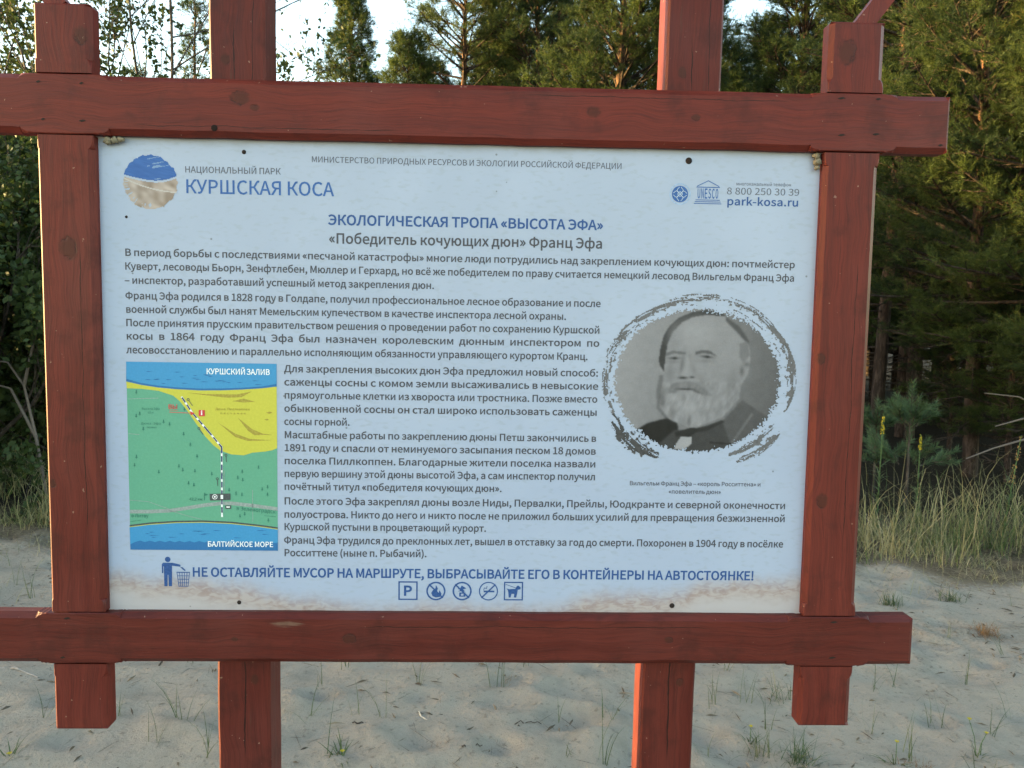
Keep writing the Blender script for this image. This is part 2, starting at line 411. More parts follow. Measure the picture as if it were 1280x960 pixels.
# ---------------------------------------------------------------- the printed panel
PY = .020                                               # face of the panel behind the face of the frame
m = Mat('printed_panel', .38, .45)
co = m.coord(); sep = m.node('ShaderNodeSeparateXYZ'); m.put(sep.inputs[0], co); X, Y, Z = sep.outputs
n1 = m.noise(co, 22, 3); n2 = m.noise(co, 150, 2); n3 = m.noise(co, 6, 3)
base = m.mix(m.ramp(Z, -.38, .42), (.375, .438, .585), (.365, .428, .56))
base = m.mix(m.math('MULTIPLY', m.ramp(n3, .38, .66), .6), base, (.40, .465, .605))
base = m.mix(m.math('MULTIPLY', m.ramp(m.noise(m.scaled(co, (1, 1, 2.5)), 60, 3), .52, .72), .30), base, (.29, .33, .38))
# printed strip of sand along the foot of the panel, higher and browner towards its ends
hx = m.math('MULTIPLY', m.ramp(m.math('ABSOLUTE', m.math('ADD', X, .02)), .10, .62), .058)
top = m.math('ADD', m.math('ADD', hx, -.432), m.math('MULTIPLY', m.math('SUBTRACT', m.noise(m.scaled(co, (1, 1, .4)), 13, 5, .6), .42), .062))
d = m.math('SUBTRACT', top, Z)
sm = m.math('MULTIPLY', m.ramp(d, -.022, .030), .85)
w = m.node('ShaderNodeTexNoise'); m.put(w.inputs[0], m.scaled(co, (1, 1, 2.2))); w.inputs['Scale'].default_value = 46; w.inputs['Detail'].default_value = 4; w.inputs['Distortion'].default_value = 1.2
sc_ = m.mix(m.ramp(w.outputs[0], .35, .68), (.45, .365, .325), (.31, .195, .145))
sc_ = m.mix(m.ramp(d, .055, .015), (.47, .42, .415), sc_)
base = m.mix(sm, base, sc_)
# greyer close under the top rail; dirt: fly specks
base = m.mix(m.math('MULTIPLY', m.ramp(m.math('ADD', Z, m.math('MULTIPLY', n1, .02)), .428, .446), .5), base, (.22, .22, .22))
vor = m.node('ShaderNodeTexVoronoi'); m.put(vor.inputs[0], co); vor.inputs['Scale'].default_value = 15; vor.inputs['Randomness'].default_value = 1
base = m.mix(m.math('MULTIPLY', m.ramp(vor.outputs['Distance'], .035, .022), .6), base, (.09, .085, .08))
m.color(base); m.bump(m.math('ADD', n3, m.math('MULTIPLY', n2, .05)), .004, .25)
V = [(x, y, z) for x in (-.668, .668) for y in (PY, PY+.004) for z in (-.452, .452)]
BOXF = [(0, 1, 3, 2), (4, 6, 7, 5), (0, 4, 5, 1), (2, 3, 7, 6), (0, 2, 6, 4), (1, 5, 7, 3)]
panel = obj('panel', mesh_np('panel', V, BOXF, [m.m]), root, OFF)
def printed(name, me, label=None):
    o = obj(name, me, panel)
    if label: o['label'] = label
    return o

GLYPHS = json.loads(r'''{"!":[113,[[46,77,68,77,72,262,40,262],[56,-5,68,-1,76,7,79,20,76,32,68,41,56,44,45,41,36,32,33,20,36,7,45,-1]]],"(":[118,[[84,-69,103,-60,78,-7,64,50,59,109,64,168,78,225,103,277,84,286,56,232,38,174,32,109,38,44,56,-15]]],")":[118,[[35,-69,62,-15,80,44,86,109,80,174,62,232,35,286,15,277,40,225,55,168,60,109,55,50,40,-7,15,-60]]],",":[97,[[26,-67,54,-49,71,-24,77,7,74,27,65,40,50,44,38,41,30,34,26,22,30,10,38,2,54,0,49,-20,37,-36,19,-48]]],"-":[121,[[16,86,106,86,106,110,16,110]]],".":[97,[[49,-5,60,-1,69,7,72,20,69,32,60,41,49,44,37,41,29,32,26,20,29,7,37,-1]]],"0":[194,[[97,-5,140,10,167,55,177,129,167,203,140,247,97,261,55,247,27,203,18,129,27,55,55,10],[97,21,72,33,55,68,48,129,55,190,72,225,97,236,123,225,140,190,146,129,140,68,123,33]]],"1":[194,[[31,0,172,0,172,27,120,27,120,257,96,257,42,238,42,218,88,218,88,27,31,27]]],"2":[194,[[15,0,177,0,177,28,64,25,117,81,152,134,165,186,155,226,129,252,90,261,60,257,36,244,14,224,33,206,48,221,66,231,86,235,112,229,128,211,133,185,120,138,82,83,15,19]]],"3":[194,[[92,-5,134,4,163,29,175,69,167,100,148,121,120,134,144,149,160,169,166,197,156,232,130,254,91,261,64,257,40,246,20,231,37,210,70,232,90,235,113,230,128,216,133,195,127,170,104,152,62,146,62,121,109,115,135,97,142,70,135,44,117,28,90,22,64,26,43,37,27,51,10,31,30,13,57,0]]],"4":[194,[[119,0,149,0,149,71,183,71,183,96,149,96,149,257,114,257,7,92,7,71,119,71],[119,96,40,96,99,184,121,222]]],"5":[194,[[92,-5,133,6,164,36,176,83,165,130,137,157,98,165,60,155,67,229,163,229,163,257,39,257,30,137,47,126,75,139,90,141,118,134,137,114,143,83,136,50,116,29,89,22,62,26,42,37,26,50,9,29,30,13,56,0]]],"6":[194,[[105,-5,142,6,169,35,179,79,170,124,146,150,108,159,87,156,67,145,50,129,60,191,83,225,116,235,131,233,157,215,175,235,159,249,139,258,114,261,68,248,33,203,20,123,31,52,61,10],[50,103,68,122,86,132,103,136,128,129,144,109,149,79,143,48,128,28,105,21,78,30,59,58]]],"7":[194,[[69,0,103,0,111,89,133,164,178,237,178,257,17,257,17,229,142,229,102,160,79,87]]],"8":[194,[[98,-5,140,4,168,28,178,62,172,92,156,114,135,129,164,168,169,193,161,228,136,252,99,261,63,252,38,230,28,195,33,171,46,151,63,135,40,118,23,95,16,64,27,28,56,4],[116,139,87,152,66,170,57,195,63,217,77,232,98,237,122,231,137,214,142,191,139,173,130,155],[98,19,71,25,52,42,44,67,49,90,61,109,80,125,114,110,138,91,148,63,142,40,124,25]]],"9":[194,[[82,-5,128,10,162,56,175,139,164,207,133,248,89,261,52,251,26,222,15,178,24,133,49,106,86,97,107,101,128,112,145,129,135,66,112,32,81,22,65,24,38,42,20,22,37,8,57,-1],[145,155,127,136,109,125,91,121,66,128,51,148,46,178,51,209,67,229,89,236,117,227,136,200]]],":":[97,[[49,137,60,140,69,148,72,161,69,174,60,182,49,186,37,182,29,174,26,161,29,148,37,140],[49,-5,60,-1,69,7,72,20,69,32,60,41,49,44,37,41,29,32,26,20,29,7,37,-1]]],"C":[223,[[132,-5,163,0,189,12,211,32,193,53,176,37,156,27,133,24,91,37,63,73,54,129,64,185,92,220,134,233,155,230,187,209,204,230,187,245,163,257,134,261,76,245,35,200,20,128,35,57,75,11]]],"E":[206,[[35,0,187,0,187,28,68,28,68,121,165,121,165,149,68,149,68,229,183,229,183,257,35,257]]],"N":[253,[[35,0,66,0,62,215,185,0,218,0,218,257,187,257,188,96,192,42,68,257,35,257]]],"O":[260,[[130,-5,187,12,225,58,239,129,225,200,187,245,130,261,73,245,34,200,20,129,34,58,73,12],[130,24,90,37,63,73,54,129,63,185,90,220,130,233,170,220,197,185,206,129,197,73,170,37]]],"P":[222,[[35,0,68,0,68,102,110,102,160,111,192,137,204,181,192,226,159,250,109,257,35,257],[68,129,68,230,142,226,165,211,172,181,165,151,143,134,106,129]]],"S":[209,[[106,-5,153,5,183,31,194,68,187,100,168,122,84,162,68,175,62,196,68,215,84,228,110,233,132,230,151,222,168,209,185,230,164,246,139,257,110,261,68,252,39,228,29,193,37,162,57,141,140,101,155,87,161,65,154,44,136,29,107,24,81,28,57,39,36,56,17,33,42,13,72,0]]],"U":[252,[[126,-5,173,6,206,41,218,106,218,257,187,257,187,105,179,57,157,31,126,24,96,31,75,57,67,105,67,257,34,257,34,106,47,41,79,6]]],"a":[197,[[76,-5,99,-1,140,23,143,0,169,0,169,117,162,158,141,185,103,195,74,191,29,170,41,148,77,165,98,168,122,161,134,144,137,120,71,107,33,84,21,49,28,20,47,2],[85,21,68,24,56,34,51,51,59,73,87,89,137,99,137,46,103,24]]],"k":[193,[[32,0,64,0,64,50,99,92,155,0,190,0,118,113,181,190,146,190,64,90,64,279,32,279]]],"o":[212,[[106,-5,150,7,182,41,194,95,182,149,150,183,106,195,63,183,31,149,18,95,31,41,63,7],[106,22,77,31,58,57,51,95,58,133,77,159,106,168,135,159,154,133,161,95,154,57,135,31]]],"p":[217,[[32,-80,64,-80,63,18,98,-2,116,-5,157,8,187,42,199,98,190,149,164,183,123,195,101,191,62,168,58,190,32,190],[111,22,81,30,64,42,64,142,99,165,115,168,144,159,160,135,165,98,158,57,139,31]]],"r":[136,[[32,0,64,0,64,122,79,148,95,162,112,166,131,163,137,191,116,195,96,190,78,176,62,155,58,190,32,190]]],"s":[164,[[82,-5,120,3,143,24,151,52,142,80,120,98,73,118,58,128,52,143,56,156,68,166,88,170,103,168,131,153,146,173,110,192,87,195,52,188,29,168,22,141,30,115,51,98,98,78,114,66,120,50,116,35,104,24,83,20,62,23,27,43,11,22,31,8,56,-1]]],"u":[213,[[88,-5,112,0,132,12,152,30,154,0,181,0,181,190,149,190,149,55,132,37,115,26,97,23,77,28,65,45,62,74,62,190,29,190,29,70,36,29,55,4]]],"«":[168,[[71,26,85,37,39,98,85,160,71,172,18,111,18,86],[133,26,146,37,100,98,146,160,133,172,79,111,79,86]]],"»":[168,[[35,26,88,86,88,111,35,172,21,160,67,98,21,37],[97,26,150,86,150,111,97,172,83,160,129,98,83,37]]],"А":[213,[[1,0,34,0,59,78,153,78,177,0,211,0,124,257,88,257],[67,104,105,230,106,230,145,104]]],"Б":[227,[[35,0,118,0,167,8,199,34,210,78,198,119,165,142,117,149,68,149,68,229,194,229,194,257,35,257],[68,26,68,124,112,124,149,119,171,104,179,77,172,48,150,31,113,26]]],"В":[230,[[35,0,117,0,168,8,202,33,214,75,208,105,189,126,162,137,183,150,195,170,200,194,188,230,157,250,111,257,35,257],[68,148,68,231,141,227,161,214,168,190,161,167,141,153,106,148],[68,26,68,123,112,123,151,118,174,102,182,76,174,48,150,31,112,26]]],"Г":[195,[[35,0,68,0,68,229,183,229,183,257,35,257]]],"Д":[249,[[42,0,208,0,208,-74,236,-74,239,28,211,28,211,257,81,257,58,120,45,67,33,38,22,28,10,28,14,-74,42,-74],[58,28,69,48,87,114,106,229,178,229,178,28]]],"Е":[206,[[35,0,187,0,187,28,68,28,68,121,165,121,165,149,68,149,68,229,183,229,183,257,35,257]]],"Ж":[314,[[2,0,38,0,105,122,142,122,142,0,173,0,173,122,210,122,277,0,312,0,234,136,273,219,284,228,304,229,310,259,296,261,274,257,256,243,238,214,208,148,173,148,173,257,142,257,142,148,107,148,77,214,59,243,41,257,19,261,5,259,11,229,31,228,41,219,81,136]]],"З":[217,[[109,-5,155,5,188,31,201,73,194,103,176,125,150,136,170,151,183,171,188,196,177,231,149,253,106,261,76,257,49,247,28,230,45,209,63,222,83,230,105,233,131,228,149,214,156,192,150,168,129,153,71,148,71,123,137,117,161,102,169,75,161,47,139,30,109,24,81,27,57,37,35,55,17,33,44,11,74,-1]]],"И":[257,[[35,0,69,0,194,215,189,0,222,0,222,257,187,257,63,42,67,257,35,257]]],"Й":[257,[[35,0,69,0,194,215,189,0,222,0,222,257,187,257,63,42,67,257,35,257],[130,277,164,285,183,304,189,329,161,329,158,312,148,300,130,295,112,300,102,312,99,329,71,329,77,304,96,285]]],"К":[227,[[35,0,68,0,68,122,112,122,191,0,226,0,137,137,185,219,195,228,214,229,220,259,206,261,185,258,168,244,112,148,68,148,68,257,35,257]]],"Л":[246,[[22,-5,48,3,68,32,84,92,109,229,179,229,179,0,211,0,211,257,83,257,54,95,42,50,30,31,18,26,7,29,0,-1]]],"М":[284,[[35,0,64,0,64,167,60,218,131,26,153,26,223,218,220,167,219,0,249,0,249,257,210,257,143,66,74,257,35,257]]],"Н":[255,[[35,0,68,0,68,121,187,121,187,0,220,0,220,257,187,257,187,149,68,149,68,257,35,257]]],"О":[260,[[130,-5,187,12,225,58,239,129,225,200,187,245,130,261,73,245,34,200,20,129,34,58,73,12],[130,24,90,37,63,73,54,129,63,185,90,220,130,233,170,220,197,185,206,129,197,73,170,37]]],"П":[252,[[35,0,68,0,68,229,185,229,185,0,217,0,217,257,35,257]]],"Р":[222,[[35,0,68,0,68,102,110,102,160,111,192,137,204,181,192,226,159,250,109,257,35,257],[68,129,68,230,142,226,165,211,172,181,165,151,143,134,106,129]]],"С":[223,[[132,-5,163,0,189,12,211,32,193,53,176,37,156,27,133,24,91,37,63,73,54,129,64,185,92,220,134,233,155,230,187,209,204,230,187,245,163,257,134,261,76,245,35,200,20,128,35,57,75,11]]],"Т":[210,[[89,0,121,0,121,229,199,229,199,257,11,257,11,229,89,229]]],"У":[201,[[53,-5,81,2,101,19,116,47,201,257,168,257,105,92,36,257,2,257,89,60,76,34,65,28,35,28,28,-1]]],"Ф":[286,[[129,-5,158,-5,158,32,217,45,255,78,268,129,255,180,217,213,158,225,158,261,129,261,129,225,69,213,31,180,18,129,31,78,69,45,129,32],[129,57,86,67,59,91,49,129,59,167,86,191,129,200],[158,200,201,191,228,167,237,129,228,91,201,67,158,57]]],"Х":[201,[[6,0,40,0,98,111,159,0,195,0,120,131,190,257,156,257,103,153,47,257,11,257,81,133]]],"Ц":[251,[[209,-74,238,-74,241,28,213,28,213,257,180,257,180,28,68,28,68,257,35,257,35,0,209,0]]],"Ч":[234,[[166,0,199,0,199,257,166,257,166,134,123,130,87,135,65,153,58,187,58,257,26,257,26,187,38,138,70,112,119,104,166,107]]],"Ш":[338,[[35,0,303,0,303,257,271,257,271,28,185,28,185,257,153,257,153,28,67,28,67,257,35,257]]],"Щ":[342,[[35,0,300,0,300,-74,328,-74,332,28,303,28,303,257,271,257,271,28,185,28,185,257,153,257,153,28,67,28,67,257,35,257]]],"Ы":[312,[[35,0,108,0,158,8,191,34,202,79,190,121,157,144,107,152,68,152,68,257,35,257],[68,26,68,125,140,120,163,105,171,78,163,48,140,32,104,26],[245,0,277,0,277,257,245,257]]],"Ь":[227,[[35,0,116,0,165,8,198,34,209,79,197,121,164,144,115,152,68,152,68,257,35,257],[68,26,68,125,110,125,148,120,170,105,178,78,170,48,148,32,111,26]]],"Э":[223,[[63,121,171,121,160,67,134,35,94,24,70,27,49,37,30,53,13,32,36,12,63,0,95,-5,151,11,189,55,203,128,189,201,152,246,95,261,65,257,39,245,19,230,36,209,53,221,72,230,94,233,132,223,158,195,170,149,63,149]]],"Ю":[355,[[229,24,191,37,166,73,157,129,166,185,191,220,229,233,268,220,292,185,301,129,292,73,268,37],[229,-5,285,12,321,58,335,129,321,200,285,245,229,261,178,248,143,209,126,149,68,149,68,257,35,257,35,0,68,0,68,121,125,121,140,54,176,11]]],"Я":[228,[[117,135,83,140,62,157,55,185,62,212,83,226,160,230,160,135],[9,0,46,0,113,109,160,109,160,0,192,0,192,257,112,257,66,250,34,227,22,185,30,150,50,126,81,112]]],"а":[197,[[76,-5,99,-1,140,23,143,0,169,0,169,117,162,158,141,185,103,195,74,191,29,170,41,148,77,165,98,168,122,161,134,144,137,120,71,107,33,84,21,49,28,20,47,2],[85,21,68,24,56,34,51,51,59,73,87,89,137,99,137,46,103,24]]],"б":[213,[[111,-5,153,8,183,42,194,94,184,142,157,172,118,183,94,180,72,169,53,151,66,208,96,234,175,251,186,257,180,286,77,257,36,211,21,115,32,50,62,9],[51,124,71,145,91,155,110,159,138,151,155,128,161,94,154,56,137,31,110,22,78,32,58,62]]],"в":[199,[[32,0,109,0,147,6,174,23,183,54,178,77,164,92,144,100,160,110,171,123,175,142,166,170,142,185,105,190,32,190],[64,110,64,167,126,164,140,154,144,139,139,124,125,114],[64,23,64,88,130,84,146,73,152,56,147,38,131,27]]],"г":[161,[[32,0,64,0,64,164,151,164,151,190,32,190]]],"д":[208,[[39,0,168,0,168,-67,196,-67,199,26,172,26,172,190,54,190,36,59,27,36,17,26,8,26,11,-67,39,-67],[51,26,66,67,79,164,140,164,140,26]]],"е":[194,[[109,-5,133,-2,172,15,160,36,130,23,113,21,81,29,59,52,50,88,178,88,179,106,170,153,145,184,103,195,62,183,31,148,18,95,31,41,63,7],[49,110,59,142,79,163,104,169,129,163,146,143,151,110]]],"ж":[266,[[5,0,40,0,88,86,119,86,119,0,147,0,147,86,179,86,226,0,261,0,201,99,225,154,234,162,250,163,256,193,244,195,226,192,209,179,195,154,178,112,147,112,147,190,119,190,119,112,89,112,71,154,57,179,41,192,22,195,10,193,16,163,32,162,41,154,65,99]]],"з":[179,[[86,-5,124,2,152,22,163,53,158,76,143,91,123,99,140,111,151,126,155,144,145,172,120,189,86,195,60,192,19,174,32,153,64,168,84,169,105,166,119,156,124,140,119,124,103,114,56,110,56,88,109,84,125,73,131,55,125,37,108,25,84,21,46,29,28,40,14,19,37,5,61,-2]]],"и":[221,[[32,0,62,0,161,150,158,0,189,0,189,190,159,190,60,41,63,190,32,190]]],"й":[221,[[32,0,62,0,161,150,158,0,189,0,189,190,159,190,60,41,63,190,32,190],[112,224,147,233,166,255,173,284,146,284,143,264,132,249,112,243,91,249,80,264,76,284,50,284,57,255,76,233]]],"к":[195,[[32,0,64,0,64,86,102,86,155,0,189,0,125,100,150,155,159,162,175,163,181,193,151,192,135,180,101,112,64,112,64,190,32,190]]],"л":[208,[[21,-5,45,2,62,23,71,58,84,164,143,164,143,0,175,0,175,190,59,190,39,44,31,30,19,26,10,28,4,-2]]],"м":[248,[[32,0,61,0,57,151,113,18,134,18,190,151,187,0,216,0,216,190,179,190,125,55,69,190,32,190]]],"н":[220,[[32,0,64,0,64,85,156,85,156,0,188,0,188,190,156,190,156,113,64,113,64,190,32,190]]],"о":[212,[[106,-5,150,7,182,41,194,95,182,149,150,183,106,195,63,183,31,149,18,95,31,41,63,7],[106,22,77,31,58,57,51,95,58,133,77,159,106,168,135,159,154,133,161,95,154,57,135,31]]],"п":[216,[[32,0,64,0,64,164,152,164,152,0,184,0,184,190,32,190]]],"р":[217,[[32,-80,64,-80,63,18,98,-2,116,-5,157,8,187,42,199,98,190,149,164,183,123,195,101,191,62,168,58,190,32,190],[111,22,81,30,64,42,64,142,99,165,115,168,144,159,160,135,165,98,158,57,139,31]]],"с":[179,[[107,-5,129,-2,150,7,169,19,155,41,127,25,110,22,79,31,59,57,51,95,59,133,80,159,111,168,125,166,149,152,165,173,132,192,110,195,64,183,31,149,18,95,30,41,62,7]]],"т":[180,[[74,0,106,0,106,164,170,164,170,190,10,190,10,164,74,164]]],"у":[182,[[35,-82,68,-73,91,-50,106,-16,178,190,147,190,97,31,38,190,5,190,81,0,67,-36,53,-50,34,-56,19,-53,13,-78]]],"ф":[287,[[128,-80,159,-80,158,9,184,-3,196,-5,232,8,258,42,268,98,260,149,237,183,199,195,185,193,158,180,159,279,128,279,129,181,105,193,91,195,55,183,29,148,19,95,28,41,53,7,91,-5,105,-3,129,10],[97,22,73,31,57,56,51,95,57,133,73,159,96,168,118,163,129,155,129,36,118,28],[190,22,170,27,158,35,158,155,170,163,192,168,217,159,231,135,236,98,230,57,214,31]]],"х":[174,[[5,0,39,0,84,78,134,0,169,0,106,96,164,190,131,190,91,117,45,190,10,190,68,99]]],"ц":[217,[[179,-67,206,-67,209,26,181,26,181,190,150,190,150,26,64,26,64,190,32,190,32,0,179,0]]],"ч":[200,[[136,0,168,0,168,190,136,190,136,102,105,98,77,102,60,115,55,138,55,190,23,190,23,138,32,100,58,79,99,72,136,76]]],"ш":[293,[[32,0,261,0,261,190,229,190,229,26,162,26,162,190,131,190,131,26,64,26,64,190,32,190]]],"щ":[296,[[32,0,258,0,258,-67,285,-67,289,26,261,26,261,190,229,190,229,26,162,26,162,190,131,190,131,26,64,26,64,190,32,190]]],"ъ":[233,[[77,0,141,0,181,6,207,26,217,61,207,94,181,114,141,120,110,120,110,190,10,190,10,164,77,164],[110,26,110,95,165,92,180,80,186,61,180,41,165,29]]],"ы":[264,[[32,0,91,0,131,6,157,26,167,61,157,94,131,114,64,120,64,190,32,190],[64,26,64,95,114,92,130,80,136,61,130,41,114,29],[200,0,231,0,231,190,200,190]]],"ь":[192,[[32,0,100,0,140,6,166,26,176,61,166,94,140,114,100,120,64,120,64,190,32,190],[64,26,64,95,123,92,139,80,144,61,139,41,123,29]]],"э":[179,[[45,88,129,88,120,51,100,28,69,21,51,23,22,39,9,19,27,7,48,-2,71,-5,117,6,148,40,160,95,148,151,117,184,74,195,48,192,13,172,28,153,54,167,72,169,99,163,119,143,129,110,45,110]]],"ю":[289,[[187,22,160,31,141,57,135,95,141,133,160,159,187,168,214,159,232,133,238,95,232,57,214,31],[189,-5,230,7,260,41,271,95,260,149,230,183,189,195,149,185,120,157,106,112,64,112,64,190,32,190,32,0,64,0,64,83,105,83,119,36,148,6]]],"я":[201,[[81,102,65,114,59,133,65,151,81,162,137,166,137,98],[13,0,49,0,101,75,137,75,137,0,169,0,169,190,102,190,63,185,37,167,27,134,33,108,49,90,71,79]]],"ё":[194,[[109,-5,133,-2,172,15,160,36,130,23,113,21,81,29,59,52,50,88,178,88,179,106,170,153,145,184,103,195,62,183,31,148,18,95,31,41,63,7],[49,110,59,142,79,163,104,169,129,163,146,143,151,110],[65,230,75,233,82,239,85,249,82,259,75,266,65,269,56,266,49,259,46,249,49,239,56,233],[141,230,151,233,158,239,160,249,158,259,151,266,141,269,131,266,124,259,121,249,124,239,131,233]]],"–":[188,[[16,88,172,88,172,109,16,109]]]," ":[78,[]]}''')
CAP = 257.0
_gcache = {}
def glyph(ch, bold):
    key = (ch, bold)
    if key not in _gcache:
        adv, loops = GLYPHS[ch]; tris = []; verts = []
        L = []
        for l in loops:
            P = np.array(l, float).reshape(-1, 2)
            P = P[np.linalg.norm(P-np.roll(P, 1, 0), axis=1) > 4]
            A = .5*np.sum(P[:, 0]*np.roll(P[:, 1], -1)-np.roll(P[:, 0], -1)*P[:, 1])
            L.append((P, A))
        def inside(p, P):
            c = False; j = len(P)-1
            for i in range(len(P)):
                if (P[i][1] > p[1]) != (P[j][1] > p[1]) and p[0] < (P[j][0]-P[i][0])*(p[1]-P[i][1])/(P[j][1]-P[i][1])+P[i][0]: c = not c
                j = i
            return c
        depth = [sum(inside(P[0], Q) for k, (Q, _) in enumerate(L) if k != i) for i, (P, A) in enumerate(L)]
        grown = []
        for i, (P, A) in enumerate(L):
            if A < 0: P = P[::-1]
            sgn = -1 if depth[i] % 2 else 1                 # holes shrink, outlines grow
            e = np.roll(P, -1, 0)-P; nrm = np.stack([e[:, 1], -e[:, 0]], 1); nrm /= np.linalg.norm(nrm, axis=1)[:, None]+1e-9
            b = nrm+np.roll(nrm, 1, 0); b /= (np.sum(b*nrm, 1)[:, None]+.35)
            grown.append(P + b*bold*CAP*sgn)
        for i in range(len(L)):
            if depth[i] % 2: continue
            hs = [j for j in range(len(L)) if depth[j] == depth[i]+1 and inside(L[j][0][0], L[i][0])]
            polys = [grown[i]]+[grown[j] for j in hs]
            t = tessellate_polygon([[Vector((p[0], p[1], 0)) for p in q] for q in polys])
            off = len(verts)
            for q in polys: verts += [tuple(p) for p in q]
            tris += [(a+off, b+off, c+off) for a, b, c in t]
        _gcache[key] = (adv, np.array(verts).reshape(-1, 2)/CAP, np.array(tris, int).reshape(-1, 3))
    return _gcache[key]

class Print:
    """flat inked shapes on the panel, layered a fraction of a millimetre apart"""
    def __init__(s): s.V = []; s.F = []; s.M = []; s.mats = []; s.n = 0
    def mi(s, mat):
        if mat not in s.mats: s.mats.append(mat)
        return s.mats.index(mat)
    def add(s, P, T, mat, layer):
        P = np.asarray(P, float).reshape(-1, 2); T = np.asarray(T, int).reshape(-1, 3)
        a = P[T[:, 0]]; b = P[T[:, 1]]; c = P[T[:, 2]]
        cr = (b[:, 0]-a[:, 0])*(c[:, 1]-a[:, 1])-(b[:, 1]-a[:, 1])*(c[:, 0]-a[:, 0])
        T = np.where((cr < 0)[:, None], T[:, ::-1], T)
        s.V.append(np.stack([P[:, 0], np.full(len(P), PY-.0003-.00012*layer), P[:, 1]], 1)); s.F.append(T+s.n); s.M += [s.mi(mat)]*len(T); s.n += len(P)
    def poly(s, pts, mat, layer=0, holes=()):
        loops = [list(pts)]+[list(h) for h in holes]
        t = tessellate_polygon([[Vector((p[0], p[1], 0)) for p in q] for q in loops])
        s.add([p for q in loops for p in q], t, mat, layer)
    def line(s, pts, w, mat, layer=0):
        for (a, b) in zip(pts[:-1], pts[1:]):
            a = np.array(a); b = np.array(b); d = b-a; n = np.array([-d[1], d[0]])/(np.linalg.norm(d)+1e-9)*w/2; e = d/(np.linalg.norm(d)+1e-9)*w*.25
            s.poly([a-n-e, b-n+e, b+n+e, a+n-e], mat, layer)
    def disc(s, c, r, mat, layer=0, ri=0, n=40, ry=None):
        o = [(c[0]+r*math.cos(k*2*math.pi/n), c[1]+(ry or r)*math.sin(k*2*math.pi/n)) for k in range(n)]
        h = [[(c[0]+ri*math.cos(k*2*math.pi/n), c[1]+ri*math.sin(k*2*math.pi/n)) for k in range(n)]] if ri else []
        s.poly(o, mat, layer, h)
    def frame(s, c, h, w, mat, layer=0):
        q = lambda r: [(c[0]-r, c[1]-r), (c[0]+r, c[1]-r), (c[0]+r, c[1]+r), (c[0]-r, c[1]+r)]
        s.poly(q(h), mat, layer, [q(h-w)])
    def text(s, t, cap, x0, x1, z, mat, bold=.03, layer=0, slope=0.0):
        ink_w = sum(glyph(c, bold)[0] for c in t if c != ' ')*cap/CAP; ns = t.count(' '); gn = 70*cap/CAP; W = x1-x0
        sx = min(1.16, max(.93, W/(ink_w+ns*gn)))
        gap = gn*sx; ls = 0.0
        rest = W-ink_w*sx-ns*gn*sx
        if ns: gap = min(max(gap+rest/ns, gn*.55), gn*2.6)
        rest = W-ink_w*sx-ns*gap
        ls = rest/max(1, len(t)-1)
        x = x0
        for c in t:
            if c == ' ': x += gap+ls; continue
            adv, P, T = glyph(c, bold)
            if len(T): s.add(np.stack([x+P[:, 0]*cap*sx, z+P[:, 1]*cap+slope*(x-x0)], 1), T, mat, layer)
            x += adv*cap/CAP*sx+ls
    def mesh(s, name):
        return mesh_np(name, np.concatenate(s.V), np.concatenate(s.F), s.mats, s.M)

